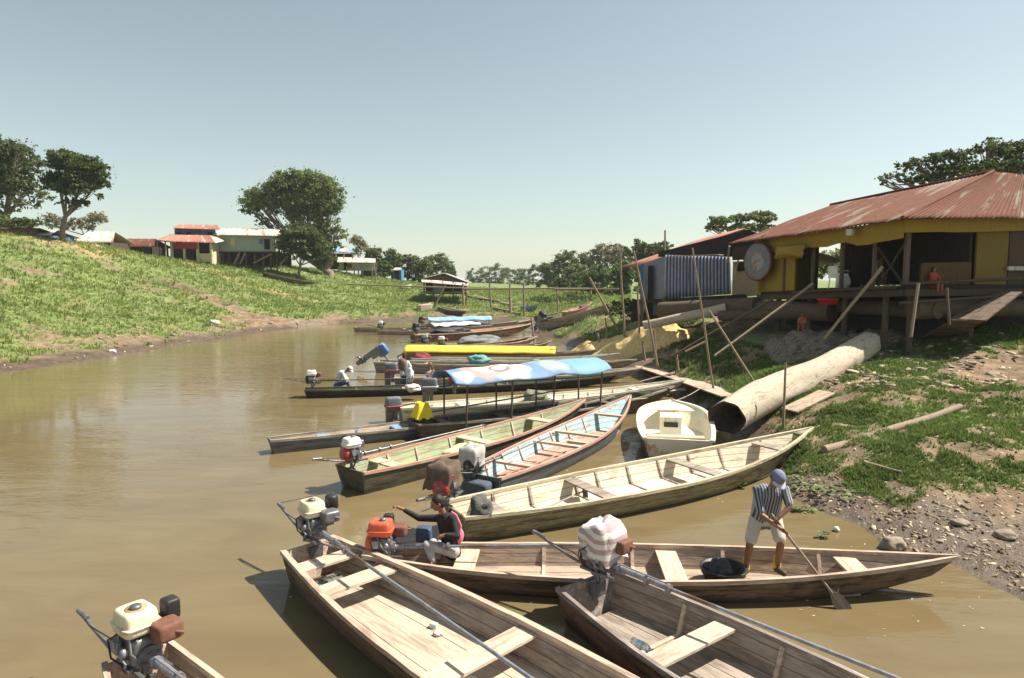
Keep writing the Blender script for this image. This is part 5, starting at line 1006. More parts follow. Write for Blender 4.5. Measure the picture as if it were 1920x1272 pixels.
# open shelter
Y0 = 88.
os_ = empty('open_shelter', 'small open shelter with a low gable and a pale roof band in the valley', 'shelter', Vector((px_(830, Y0), Y0, 2.5)))
a = Vx(790, 524, Y0 - 1); b = Vx(880, 531, Y0 - 1); c = Vx(832, 513, Y0 - .6); back = Vector((0, 7, 0)); 
corr(a + Vector((0, -.3, .05)), a + back, c + back, c + Vector((0, -.3, .05)), tin_white, os_, 'roof', nv=3); corr(c + Vector((0, -.3, .05)), c + back, b + back, b + Vector((0, -.3, .05)), tin_grey, os_, 'roof', nv=3)
m_ = MB(); m_.loft([[a, b, c], [a + Vector((0, .08, 0)), b + Vector((0, .08, 0)), c + Vector((0, .08, 0))]]); Lp(os_, m_, 'gable_boards', bw)
corr(a + Vector((.2, -1.4, -.35)), b + Vector((-.1, -1.4, -.35)), b + Vector((0, .1, .05)), a + Vector((0, .1, .05)), tin_white, os_, 'porch_roof', nv=2)
for x in (795, 812, 830, 850, 874): p = PD(x, 540, Y0 - 1.8); m_ = MB(); m_.tube([(p.x, p.y, gz(p.x, p.y) - .3), (p.x, p.y, pz(528, Y0))], .1, 7); Lp(os_, m_, 'post', pole_d)
wallq(os_, (px_(795, Y0), Y0 + 1.5), (px_(872, Y0), Y0 + 1.5), pz(552, Y0), pz(530, Y0), dw, 'rear_wall'); wallq(os_, (px_(812, Y0), Y0 - .9), (px_(830, Y0), Y0 - .9), pz(548, Y0), pz(533, Y0), mat('grey_blue_panel', (.25, .27, .3), .8, .3), 'panel')
m_ = MB(); m_.box((px_(833, Y0), Y0 + .2, pz(548, Y0)), (6.2, 3.4, .15)); Lp(os_, m_, 'floor', pole_m)

# ---------------------------------------------------------------- trees
def leafcloud(cs, rs, N, size, seed, up=.25, clumps=26, rough=.32):
    r_ = np.random.default_rng(seed); vol = np.array([a * b * c for a, b, c in rs]) ** (2 / 3); w = vol / vol.sum(); C = []; Cr = []
    for (c, rr, ww) in zip(cs, rs, w):
        k = max(6, int(2.2 * clumps * len(cs) * ww)); d = r_.normal(size=(k, 3)); d /= np.linalg.norm(d, axis=1)[:, None]; d[:, 2] = np.where(d[:, 2] < -.35, -d[:, 2], d[:, 2])
        rad = r_.uniform(.15, 1.06, k) ** .6; C.append(np.array(c) + d * rad[:, None] * np.array(rr)); Cr += list(np.repeat(min(rr), k) * r_.uniform(.14, .36, k) * rough / .32)
    C = np.concatenate(C); Cr = np.array(Cr); pick = r_.choice(len(C), N, p=Cr ** 2 / (Cr ** 2).sum())
    off = r_.normal(size=(N, 3)); off /= np.linalg.norm(off, axis=1)[:, None]; off *= (np.abs(r_.normal(0, .8, N)))[:, None]; off[:, 2] *= .6
    pos = C[pick] + off * Cr[pick][:, None]
    nrm = off * .6 + r_.normal(size=(N, 3)) * .55; nrm[:, 2] += up; nrm /= np.linalg.norm(nrm, axis=1)[:, None]
    t = np.cross(nrm, r_.normal(size=(N, 3))); t /= np.linalg.norm(t, axis=1)[:, None]; b = np.cross(nrm, t)
    s = size * r_.uniform(.55, 1.3, N)[:, None]; l = s * 1.0; wd = s * .55
    V = np.stack([pos - t * l * .5, pos + b * wd * .5 - nrm * s * .08, pos + t * l * .5, pos - b * wd * .5 - nrm * s * .08], 1).reshape(-1, 3)
    return V, np.arange(4 * N).reshape(-1, 4), np.clip(r_.normal(.5, .17, N) + .18 * (r_.random(len(C))[pick] - .5), 0, 1), C
LEAF = dict(big=(.15, .195, .06), mid=(.12, .165, .045), dark=(.085, .115, .035), pale=(.2, .23, .1), dry=(.24, .22, .13), far=(.13, .17, .07))
def tree(label, base, blobs, Y, N=7000, size=.35, col='mid', trunk=.3, dz=1.0, seed=0, name='leafy_tree', cat='tree', group=None, tk=None, clumps=26, depth=1.0, rough=.32):
    """blobs: (px, py, rx_px, ry_px[, dY]) at distance Y"""
    random.seed(seed + 5); g = base if isinstance(base, Vector) else Vector((PD(base[0], 500, Y).x, Y, gz(PD(base[0], 500, Y).x, Y)))
    root = empty(name, label, cat, g, group); cs = []; rs = []
    for q in blobs:
        dy = q[4] if len(q) > 4 else random.uniform(-.3, .3) * q[2] * Y / F; c = PD(q[0], q[1], Y + dy); cs.append(tuple(c - g)); rs.append((q[2] * Y / F, q[2] * Y / F * depth, q[3] * Y / F))
    V, Fq, tn, C = leafcloud(cs, rs, N, size, seed, clumps=clumps, rough=rough); npmesh('crown', V, Fq, leafmat('leaves_' + col, LEAF[col]), tn, 4, root)
    m = MB(); cm = sum((Vector(c) for c in cs), Vector()) / len(cs); low = min(c[2] - r[2] * .3 for c, r in zip(cs, rs)); fk = Vector((cm.x * .25, 0, max(.3, low * .75)))
    m.tube([(0, 0, -.4), (trunk * .1, 0, fk.z * .4), fk], [trunk * 1.25, trunk * .95, trunk * .8], 10)
    for c, r in zip(cs, rs):
        c = Vector(c); mid = fk.lerp(c, .5) + Vector((0, 0, -.06 * (c - fk).length)); m.tube([fk - Vector((0, 0, .1)), mid, c], [trunk * .5, trunk * .34, trunk * .12], 7)
    for k in range(0, len(C), 5):
        e = Vector(C[k]); j = min(range(len(cs)), key=lambda i: (Vector(cs[i]) - e).length); s_ = fk.lerp(Vector(cs[j]), random.uniform(.4, .95)); m.tube([s_, s_.lerp(e, .55) + Vector((0, 0, -.05 * (e - s_).length)), e], [trunk * .16, trunk * .1, trunk * .04], 5)
    m.build('trunk', bark, root); return root
tree('tall dark tree cut by the left edge of the view', (15,), [(20, 320, 55, 52), (-40, 350, 60, 60), (45, 360, 42, 35), (10, 385, 60, 25), (30, 290, 38, 25)], 72, 15000, .42, 'dark', .5, seed=1)
tree('slender tree with a thick pale trunk left of the pale rusty hut', (120,), [(125, 312, 34, 28), (165, 325, 34, 28), (110, 350, 26, 28), (150, 360, 36, 22), (180, 350, 22, 24), (105, 295, 14, 14), (140, 385, 28, 14)], 66, 16000, .36, 'dark', .27, seed=2)
tree('greyish thin bush behind the slender left tree', (165,), [(150, 425, 24, 18), (180, 415, 20, 18), (100, 420, 24, 18)], 82, 3500, .3, 'dry', .14, seed=3, name='bush', cat='bush')
tree('low bushes under the tall dark left tree', (30,), [(20, 425, 46, 18), (65, 420, 28, 14), (-40, 420, 50, 22)], 68, 4500, .34, 'mid', .12, seed=4, name='bush', cat='bush')
tree('big spreading tree behind the teal stilt house', (618,), [(560, 345, 48, 28), (595, 370, 44, 40), (525, 370, 38, 34), (485, 385, 32, 36), (475, 400, 18, 26), (560, 400, 44, 34), (615, 400, 28, 34), (630, 440, 22, 26), (600, 430, 26, 26), (600, 455, 30, 20), (628, 468, 18, 20), (608, 482, 18, 12), (625, 492, 15, 12), (612, 500, 14, 8), (570, 435, 34, 22), (530, 355, 30, 25), (590, 338, 30, 18), (500, 420, 22, 14)], 98, 42000, .42, 'big', .6, seed=5, clumps=22)
tree('dense darker tree hugging the right end of the stilt house', (560,), [(560, 448, 36, 26), (588, 465, 30, 26), (545, 470, 26, 22), (603, 480, 18, 18), (565, 485, 30, 10)], 90.5, 20000, .36, 'dark', .2, seed=6)
tree('rounded bush left of the terraced house', (604,), [(604, 482, 11, 16), (604, 495, 10, 10)], 97, 1800, .3, 'dark', .1, seed=7, name='bush', cat='bush')
tree('thin pale airy tree right of the terraced house', (672,), [(668, 455, 13, 14), (680, 465, 12, 12), (672, 475, 14, 10)], 120, 1800, .35, 'dry', .14, seed=8, rough=.4)
for k, (x, y, rx, ry, Y, c, lb) in enumerate([(700, 478, 16, 14, 122, 'mid', 'tree with star shaped top right of the pale airy tree'), (735, 485, 20, 16, 124, 'mid', 'rounded tree above the small blue hut'), (765, 492, 20, 15, 128, 'dark', 'dark tree right of the blue hut'), (790, 500, 20, 16, 125, 'mid', 'lower tree in front of the round valley tree'),
    (820, 494, 27, 20, 130, 'mid', 'big rounded tree closing the left tree line above the open shelter'), (715, 500, 18, 10, 118, 'mid', 'low bush behind the blue hut'), (845, 512, 10, 12, 135, 'dark', 'small tree at the right foot of the round tree')]):
    tree(lb, (x,), [(x, y, rx, ry), (x - rx * .5, y + ry * .6, rx * .7, ry * .7), (x + rx * .5, y + ry * .5, rx * .7, ry * .8), (x, y + ry, rx, ry * .6), (x - rx * .2, y + ry * 1.7, rx * 1.1, ry * .8)], Y, 6500, .42, c, .25, seed=20 + k, clumps=12)
for k, (x, y, rx, ry, Y, c, lb) in enumerate([(895, 517, 26, 13, 230, 'far', 'farthest low tree at the left end of the valley wood'), (930, 512, 30, 16, 220, 'far', 'low rounded tree in the middle of the valley'), (965, 516, 30, 14, 215, 'pale', 'pale tree in the valley gap'), (1000, 514, 30, 16, 200, 'far', 'low tree before the valley wood rises'),
    (1030, 505, 18, 15, 160, 'far', 'first taller tree at the left of the right hand wood'), (1060, 488, 24, 18, 150, 'mid', 'high rounded tree of the right hand wood'), (1095, 492, 24, 20, 140, 'mid', 'leafy tree right of the high rounded one'), (1080, 510, 26, 14, 130, 'pale', 'pale green tree in front of the wood'),
    (1130, 482, 26, 22, 135, 'dry', 'dry brownish tree in the right hand wood'), (1160, 478, 22, 22, 128, 'dry', 'grey brown tree left of the dark green mass'), (1200, 470, 30, 20, 110, 'dark', 'dark green tree rising behind the pink roof'), (1240, 472, 26, 18, 108, 'dark', 'dark tree directly behind the pink roof edge'),
    (1120, 515, 30, 16, 105, 'mid', 'bushy tree at the edge of the green meadow'), (1170, 510, 26, 22, 95, 'mid', 'tall bush just left of the blue shed'), (1060, 530, 22, 10, 125, 'dark', 'low dark bush at the foot of the wood')]):
    tree(lb, (x,), [(x, y, rx, ry), (x - rx * .5, y + ry * .7, rx * .75, ry * .8), (x + rx * .5, y + ry * .6, rx * .75, ry * .8), (x, y + ry * 1.3, rx, ry * .8), (x - rx * .3, y + ry * 2, rx * 1.1, ry * .8)], Y, 6500, .5, c, .3, seed=40 + k, clumps=12)
tree('flat topped tree peering over the ridge of the blue shed', (1400,), [(1350, 418, 26, 10), (1390, 412, 22, 10), (1430, 412, 26, 14), (1335, 430, 16, 8), (1400, 430, 50, 10)], 66, 12000, .32, 'pale', .25, seed=70, clumps=30)
tree('wide spreading tree behind the rusty red roof', (1860,), [(1680, 335, 34, 12), (1720, 315, 40, 16), (1780, 300, 44, 18), (1850, 285, 44, 16), (1920, 290, 50, 24), (1800, 325, 60, 20), (1880, 320, 60, 20), (1990, 300, 60, 30), (1660, 348, 18, 8), (1740, 340, 44, 14), (1860, 265, 20, 8), (2050, 320, 60, 40)], 46, 45000, .24, 'dark', .4, seed=71, clumps=45)
def shrub(label, p, r, h, N=500, col='mid', seed=0):
    root = empty('shrub', label, 'shrub', p); V, Fq, tn, C = leafcloud([(0, 0, h * .5), (r * .5, 0, h * .35), (-r * .5, .1, h * .35)], [(r, r, h * .5)] * 3, N, .22, seed); npmesh('foliage', V, Fq, leafmat('leaves_' + col, LEAF[col]), tn, 4, root)
    m = MB(); [m.tube([(0, 0, -.1), (random.uniform(-r, r) * .5, 0, h * .6)], [.04, .02], 5) for _ in range(4)]; m.build('stem', bark, root)
shrub('dark shrub on the near side of the mud patch in the valley', onT(1020, 572), 1.6, 1.1, 900, 'dark', 3); shrub('dark shrub right of the valley mud patch', onT(1075, 570), 2.2, 1.3, 1400, 'dark', 4)
shrub('weedy clump at the left corner of the blue shed', G(1185, 38), 1.0, 1.4, 900, 'mid', 5)

# ---------------------------------------------------------------- grass, litter
def tufts(name, N, rmin, rmax, a0, a1, h0, seed, col, blades=5, wfac=.09, cond=None, hk=.012):
    r_ = np.random.default_rng(seed); ang = r_.uniform(R(a0), R(a1), N); rad = np.exp(r_.uniform(np.log(rmin), np.log(rmax), N)); x = rad * np.sin(ang); y = rad * np.cos(ang); z = hgt(x, y)
    g = grassmask(x, y, z); k = (r_.random(N) < g * (.25 + .9 * fbm(x * 1.1, y * 1.1, 33))) & (z > .12)
    if cond is not None: k &= cond(x, y)
    x, y, z, rad = x[k], y[k], z[k], rad[k]; n = len(x); hh = (h0 + hk * rad) * r_.uniform(.5, 1.5, n) * (.5 + 1.0 * fbm(x * .6, y * .6, 34))
    B = blades; x = np.repeat(x, B); y = np.repeat(y, B); z = np.repeat(z, B); hh = np.repeat(hh, B) * r_.uniform(.6, 1.2, n * B); a = r_.uniform(0, 6.283, n * B); ln = r_.uniform(.2, 1.0, n * B) * hh; w = hh * r_.uniform(.6, 1.4, n * B) * wfac + .004
    sp = hh * .5; bx = x + r_.normal(0, 1, n * B) * sp * .5; by = y + r_.normal(0, 1, n * B) * sp * .5
    p0 = np.stack([bx - np.sin(a) * w, by + np.cos(a) * w, z - .02], 1); p1 = np.stack([bx + np.sin(a) * w, by - np.cos(a) * w, z - .02], 1)
    p2 = np.stack([bx + np.cos(a) * ln, by + np.sin(a) * ln, z + hh], 1)
    V = np.stack([p0, p1, p2], 1).reshape(-1, 3); tn = np.clip(r_.normal(.5, .2, n * B) + .25 * (fbm(bx * .5, by * .5, 35) - .5), 0, 1)
    o = npmesh(name, V, np.arange(len(V)).reshape(-1, 3), leafmat(*col), tn, 3); tag(o, kind='stuff'); return o
notunder = lambda x, y: ~((x > 9.5) & (y > 25.5) & (y < 37) & (x < 24))
t1 = tufts('grass', 300000, 8.5, 45, 12, 44, .016, 5, ('grass_blades', (.13, .185, .045)), 5, .15, notunder, .0026); tag(t1, 'short green grass and weeds on the near right bank', 'grass')
t2 = tufts('grass', 210000, 26, 150, -46, 10, .04, 6, ('grass_blades_left', (.2, .26, .06)), 4, .16, None, .0022); tag(t2, 'green grass and creeping weeds on the far left bank', 'grass')
def scatter_litter(name, label, cat, N, px0, px1, py0, py1, smin, smax, m, seed, flat=.25, need=None):
    r_ = np.random.default_rng(seed); V = []; Fc = []; tn = []
    for i in range(N):
        a, b = r_.uniform(px0, px1), r_.uniform(py0, py1)
        d = ray(a, b); 
        p = onT(a, b, 6, 90)
        if p.z < .02 or (need is not None and r_.random() > need(p, a, b)): continue
        L_ = r_.uniform(smin, smax) * (1 + p.y * .02); w = L_ * r_.uniform(.1, .7); h = L_ * flat * r_.uniform(.3, 1); an = r_.uniform(0, 6.28); c, s_ = math.cos(an), math.sin(an); tl = r_.normal(0, .25)
        o = len(V); k = r_.uniform(.4, 1, 4)
        for zz, q in ((-.02, 1), (h, .8)):
            for j, (u, v) in enumerate([(-1, -1), (1, -1), (1, 1), (-1, 1)]):
                u2, v2 = u * L_ / 2 * k[j] * q, v * w / 2 * k[j] * q; V.append((p.x + c * u2 - s_ * v2, p.y + s_ * u2 + c * v2, p.z + zz + tl * u2))
        Fc += [(o, o + 3, o + 2, o + 1), (o + 4, o + 5, o + 6, o + 7), (o, o + 1, o + 5, o + 4), (o + 1, o + 2, o + 6, o + 5), (o + 2, o + 3, o + 7, o + 6), (o + 3, o, o + 4, o + 7)]; tn += [r_.random() ** 2] * 6
    ob = npmesh(name, V, Fc, m, tn, 4); tag(ob, label, cat, kind='stuff'); return ob
chipm = mat('bleached_scraps', (.36, .29, .2), .9, .4, 3, bump=.2, tint=True); clodm = mat('brown_clods', (.15, .1, .065), .95, .35, 5, bump=.5, tint=True)
gm_f = lambda p, a, b: 1 - .7 * float(grassmask(np.array([p.x]), np.array([p.y]), np.array([p.z]))[0])
scatter_litter('wood_litter', 'bleached wood scraps and rubbish strewn over the right bank', 'litter', 2600, 1180, 1920, 650, 1170, .02, .11, chipm, 1, .2, gm_f)
scatter_litter('mud_clods', 'brown clods and stones along the muddy right shore', 'clods', 1500, 1180, 1920, 680, 1180, .015, .075, clodm, 2, .5, lambda p, a, b: (1.0 if p.z < .6 else .35) * gm_f(p, a, b))
scatter_litter('shore_litter', 'pale scraps and clods along the left shore', 'litter', 260, 0, 660, 560, 715, .06, .24, chipm, 3, .3, lambda p, a, b: .8 if p.z < .9 else .12)
scatter_litter('wood_litter', 'scattered boards and rubbish around the big log and house front', 'litter', 650, 1480, 1900, 620, 730, .03, .34, chipm, 4, .12, lambda p, a, b: .9)
scatter_litter('shore_rubbish', 'pale leaves, bark and rubbish on the muddy shore at the lower right', 'litter', 900, 1480, 1920, 880, 1160, .03, .14, chipm, 8, .12)
def stone(label, p, r, mm, seed): return lump('stone', label, 'stone', Matrix.Translation(p), r, mm, seed, .35)
stm = mat('grey_brown_stone', (.26, .21, .16), .9, .25, 6, bump=.5)
stone('round brown stone by the canoe bow on the muddy shore', P(1675, 1022, .06), (.19, .15, .13), stm, 31); stone('flat pale stone at the right edge of the muddy shore', onT(1800, 985) + Vector((0, 0, .03)), (.14, .12, .06), stm, 32); stone('small white lump on the wet mud behind the man', P(1568, 992, .04), (.05, .05, .04), whitep, 33)
stone('grey stone near the right edge below the grass', onT(1885, 1010) + Vector((0, 0, .03)), (.17, .12, .08), stm, 34); stone('pale lump on the left bank below the eroded scar', onT(402, 608) + Vector((0, 0, .1)), (.45, .3, .22), mat('pale_stone', (.5, .47, .4), .8, .15), 35); stone('white scrap at the water edge of the left bank', onT(211, 662) + Vector((0, 0, .05)), (.2, .15, .12), whitep, 36)
# water plants by the shore
wl = leafmat('leaves_water', (.16, .2, .08))
def waterplant(label, px, py, r, n, seed):
    p = P(px, py, .01); r_ = np.random.default_rng(seed); V = []
    for i in range(n):
        a, d = r_.uniform(0, 6.28), r * r_.random() ** .6; c = np.array([p.x + math.cos(a) * d * 1.6, p.y + math.sin(a) * d, max(gz(p.x, p.y), 0) + r_.uniform(.01, .1)]); t = np.array([math.cos(a * 3), math.sin(a * 3), r_.uniform(-.1, .5)]) * r_.uniform(.03, .06); b = np.array([-t[1], t[0], .01]) * .8; V += [c - t, c + b, c + t, c - b]
    o = npmesh('water_plant', V, np.arange(len(V)).reshape(-1, 4), wl, r_.random(n), 4); tag(o, label, 'plant', kind='stuff')
waterplant('loose patch of pale water weed along the shore behind the man', 1520, 925, .5, 150, 1); waterplant('leafy weed floating under the side of the cream boat', 1378, 913, .16, 40, 2); waterplant('clump of weed in the shallows right of the man', 1505, 958, .14, 40, 3); waterplant('small green sprig floating in the shallows', 1545, 1008, .06, 16, 4); waterplant('weed along the mud edge farther right', 1590, 945, .45, 110, 5)
m_ = MB(); m_.ell((0, 0, 0), (.06, .03, .008), n=10, m=6); o = m_.build('fallen_leaf', chip); o.location = P(1366, 1024, .006); tag(o, 'single pale leaf floating left of the man', 'leaf')

# ---------------------------------------------------------------- people
def remeshed(mb, name, m, parent, vox, sm=6, inset=None):
    o = mb.build(name, m); md = o.modifiers.new('r', 'REMESH'); md.mode = 'VOXEL'; md.voxel_size = vox; md.use_smooth_shade = True
    ms = o.modifiers.new('s', 'SMOOTH'); ms.iterations = sm; ms.factor = .5
    dg = bpy.context.evaluated_depsgraph_get(); me = bpy.data.meshes.new_from_object(o.evaluated_get(dg)); old = o.data; o.modifiers.clear(); o.data = me; bpy.data.meshes.remove(old); me.name = name
    if not me.materials: me.materials.append(m)
    me.polygons.foreach_set('use_smooth', [True] * len(me.polygons))
    o.parent = parent; return o
def hand(mb, wr, ha, grip, s=1., curl=1.):
    """wr wrist, ha palm centre, grip: direction the fingers wrap towards"""
    f = (ha - wr).normalized(); g = (Vector(grip) - f * Vector(grip).dot(f)).normalized(); sd = f.cross(g)
    mb.limb(wr, ha, .026 * s, .030 * s, 10); M_ = Matrix((f, sd, g)).transposed().to_4x4(); M_.translation = ha; mb.ell((0, 0, 0), (.045 * s, .04 * s, .018 * s), M=M_)
    for k, ln in enumerate((.9, 1.0, .95, .75)):
        o = ha + f * .036 * s + sd * (k - 1.5) * .0205 * s; a = o + (f * .9 + g * .35 * curl) * .033 * ln * s; b = a + (f * (.9 - .9 * curl) + g * curl) * .026 * ln * s; c = b + (f * (.8 - 1.5 * curl) + g * .6 * curl) * .02 * ln * s
        mb.limb(o, a, .0092 * s, .0088 * s, 7); mb.limb(a, b, .0088 * s, .0082 * s, 7); mb.limb(b, c, .0082 * s, .007 * s, 7)
    o = ha - f * .02 * s - sd * .03 * s; a = o - sd * .022 * s + f * .022 * s + g * .012 * s; b = a + f * .026 * s + g * .02 * s; mb.limb(o, a, .012 * s, .0105 * s, 7); mb.limb(a, b, .0105 * s, .0085 * s, 7)
def person(label, J, face, shirt, pants, hair=hair_m, s=1., vox=.008, sleeve=.95, leg=.5, cap=None, group=None, shoes=None, socks=None, torso=1., skin=skin_m, gripL=(0, -1, 0), gripR=(0, -1, 0), longhair=0, curl=1.):
    base = J['pel'].copy(); base.z = min(J['anL'].z, J['anR'].z) - .07 * s; root = empty('person', label, 'person', base, group); J = {k: Vector(v) - base for k, v in J.items()}
    f = Vector(face).normalized(); up = Vector((0, 0, 1)); side = f.cross(up)
    side = side.normalized() if side.length > .1 else Vector((1, 0, 0)); hu = side.cross(f).normalized()
    b = MB(); h = J['head']; HM = Matrix((side, f, hu)).transposed().to_4x4(); HM.translation = h; k = s
    b.ell((0, 0, 0), (.074 * k, .094 * k, .108 * k), M=HM, n=18, m=12)
    def hp(x, y, z): return HM @ Vector((x * k, y * k, z * k))
    HJ = HM.copy(); HJ.translation = hp(0, .03, -.055); b.ell((0, 0, 0), (.054 * k, .062 * k, .062 * k), M=HJ)
    b.limb(hp(0, .088, .012), hp(0, .11, -.022), .009 * k, .015 * k, 8); b.limb(hp(-.025, .085, .025), hp(.025, .085, .025), .014 * k, .014 * k, 8); b.limb(hp(-.018, .088, -.058), hp(.018, .088, -.058), .01 * k, .01 * k, 8)
    for q in (-1, 1):
        E_ = HM.copy(); E_.translation = hp(q * .078, -.005, -.01); b.ell((0, 0, 0), (.012 * k, .02 * k, .032 * k), M=E_, n=8, m=6)
    nb = J['chest'].lerp(J['neck'], .6); b.limb(nb, hp(0, -.02, -.06), .056 * k, .05 * k)
    sa = (J['shL'] - J['shR']).normalized(); ha_ = (J['hipL'] - J['hipR']).normalized()
    b.limb(J['shL'], J['shR'], .055 * k, .055 * k)
    for q in (-1, 1): b.limb(J['chest'] + sa * .055 * q * k, J['pel'] + ha_ * .045 * q * k, .1 * k * torso, .095 * k * torso)
    b.limb(J['hipL'], J['hipR'], .09 * k, .09 * k)
    for S_ in 'LR':
        b.limb(J['sh' + S_], J['el' + S_], .05 * k, .038 * k); b.limb(J['el' + S_], J['wr' + S_], .04 * k, .026 * k); hand(b, J['wr' + S_], J['ha' + S_], gripL if S_ == 'L' else gripR, k, curl)
        b.limb(J['hip' + S_], J['kn' + S_], .082 * k, .055 * k); b.limb(J['kn' + S_], J['kn' + S_].lerp(J['an' + S_], .35), .053 * k, .054 * k); b.limb(J['kn' + S_].lerp(J['an' + S_], .35), J['an' + S_], .054 * k, .036 * k)
        b.limb(J['an' + S_] - Vector((0, 0, .03 * k)), J['to' + S_], .036 * k, .028 * k); b.ell(J['an' + S_] + Vector((0, 0, -.035 * k)), .04 * k)
    remeshed(b, 'body', skin, root, vox, 3)
    for q in (-1, 1):
        e = MB(); EM = HM.copy(); EM.translation = hp(q * .03, .087, .004); e.ell((0, 0, 0), (.014 * k, .008 * k, .008 * k), M=EM, n=10, m=6); e.build('eye', mat('eye_dark', (.05, .04, .035), .25, .1, bump=0), root)
    hr = MB(); HH = HM.copy(); HH.translation = hp(0, -.018, .022); hr.ell((0, 0, 0), (.084 * k, .097 * k, .106 * k), M=HH, n=20, m=12); HB = HM.copy(); HB.translation = hp(0, -.05, -.03); hr.ell((0, 0, 0), (.075 * k, .06 * k, .075 * k), M=HB)
    if longhair: hr.limb(hp(0, -.09, 0), hp(0, -.1, -.1 * longhair), .05 * k, .03 * k)
    remeshed(hr, 'hair', hair, root, max(vox, .008), 2)
    if cap:
        c = MB(); CM = HM.copy(); CM.translation = hp(0, -.006, .035); n = 22; vs = []; fs = []
        for j in range(9):
            t = j / 8 * math.pi / 2
            for i in range(n): a = 2 * math.pi * i / n; vs.append(CM @ Vector((.092 * k * math.cos(a) * math.cos(t), .108 * k * math.sin(a) * math.cos(t), .1 * k * math.sin(t) ** .85)))
        for j in range(8):
            for i in range(n): fs.append((j * n + i, j * n + (i + 1) % n, (j + 1) * n + (i + 1) % n, (j + 1) * n + i))
        c.add(vs, fs, True); o = c.build('cap', cap, root); solid(o, .004)
        c = MB(); vs = []
        for j in range(5):
            for i in range(13): a = math.pi * (.14 + .72 * i / 12); rr = 1 + .72 * j / 4 * math.sin(a) ** 1.5; vs.append(CM @ Vector((.093 * k * math.cos(a) * (1 + .04 * j), .106 * k * math.sin(a) * rr, -.004 * k - .006 * k * j - .02 * k * abs(math.cos(a)) * j / 4)))
        c.add(vs, [(j * 13 + i, j * 13 + i + 1, (j + 1) * 13 + i + 1, (j + 1) * 13 + i) for j in range(4) for i in range(12)], True); o = c.build('cap_brim', mat('pale_brim', (.42, .43, .52), .8, .1) if cap.name.startswith('slate') else cap, root); solid(o, .004)
    if shirt:
        g = MB(); hem = J['pel'] + (J['pel'] - J['chest']).normalized() * .12 * k
        g.limb(J['shL'], J['shR'], .068 * k, .068 * k)
        for q in (-1, 1): g.limb(J['chest'] + sa * .062 * q * k, J['pel'].lerp(hem, .6) + ha_ * .058 * q * k, .113 * k * torso, .118 * k * torso)
        for S_ in 'LR':
            if sleeve <= 1: g.limb(J['sh' + S_], J['sh' + S_].lerp(J['el' + S_], sleeve), .064 * k, .06 * k)
            else: g.limb(J['sh' + S_], J['el' + S_], .062 * k, .05 * k); g.limb(J['el' + S_], J['el' + S_].lerp(J['wr' + S_], sleeve - 1), .05 * k, .036 * k)
        g.limb(nb.lerp(J['chest'], .4), nb.lerp(J['neck'], .1), .075 * k, .066 * k); remeshed(g, 'shirt', shirt, root, vox * 1.2, 4)
    if pants:
        g = MB(); g.limb(J['hipL'], J['hipR'], .103 * k, .103 * k); g.limb(J['pel'] + Vector((0, 0, .02 * k)), J['pel'] + Vector((0, 0, -.03 * k)), .11 * k, .11 * k)
        for S_ in 'LR':
            if leg <= 1: g.limb(J['hip' + S_], J['hip' + S_].lerp(J['kn' + S_], leg), .1 * k, .088 * k)
            else: g.limb(J['hip' + S_], J['kn' + S_], .098 * k, .068 * k); g.limb(J['kn' + S_], J['kn' + S_].lerp(J['an' + S_], leg - 1), .068 * k, .052 * k)
        remeshed(g, 'shorts' if leg <= 1 else 'trousers', pants, root, vox * 1.2, 4)
    for mm, nm in ((socks, 'sock'), (shoes, 'shoe')):
        if not mm: continue
        for S_ in 'LR':
            g = MB(); a = J['an' + S_]
            if nm == 'sock': g.limb(a + Vector((0, 0, .13 * k)), a - Vector((0, 0, .01 * k)), .054 * k, .052 * k)
            else: g.limb(a - Vector((0, 0, .025 * k)), J['to' + S_], .052 * k, .042 * k)
            remeshed(g, nm, mm, root, max(vox, .01), 2)
    return root
def JP(d): return {k: PD(*v) for k, v in d.items()}
strsh = mat('navy_white_striped_shirt', (.1, .11, .15), .85, .1, 6, bump=.15, bscale=5); add_stripes(strsh, (.045, .05, .07), (.27, .29, .31), 8.5, 'X')
khaki = mat('off_white_shorts', (.48, .44, .38), .9, .1, 5, bump=.25, bscale=6); slate = mat('slate_blue_cap', (.15, .17, .27), .8, .15, 30, bump=.1); yso = mat('yellow_sock', (.6, .48, .02), .8, .1); shb = mat('brown_shoe', (.07, .045, .035), .7, .2)
mj = JP(dict(anL=(1399, 1066, 9.3), knL=(1406, 1020, 9.12), hipL=(1417, 976, 9.25), anR=(1457, 1064, 9.18), knR=(1464, 1018, 9.0), hipR=(1453, 974, 9.2), pel=(1434, 968, 9.25), chest=(1441, 925, 9.08), neck=(1452, 912, 8.97), head=(1458, 898, 8.9),
    shL=(1419, 919, 9.12), elL=(1428, 966, 8.9), wrL=(1459, 988, 8.74), haL=(1470, 996, 8.7), shR=(1472, 919, 9.0), elR=(1481, 950, 8.82), wrR=(1462, 970, 8.76), haR=(1455, 976, 8.76), toL=(1389, 1078, 9.1), toR=(1470, 1076, 8.98)))
person('man in a striped shirt, white shorts and blue cap paddling in the brown canoe', mj, (.12, -.62, -.62), strsh, khaki, cap=slate, sleeve=.85, leg=.8, shoes=shb, socks=yso, vox=.0075, gripL=(.3, -.5, -.5), gripR=(.3, -.5, -.5), torso=1.2)
tp = PD(1446, 964, 8.84); bt = P(1594, 1156, -.08); m_ = MB(); m_.tube([tp, tp.lerp(bt, .78)], [.019, .017], 9); dd = (bt - tp).normalized(); M2 = lookM(tp.lerp(bt, .72), bt); 
prt = empty('paddle', 'long wooden paddle in the hands of the standing man', 'paddle', tp); Lp(prt, m_, 'shaft', pole_m)
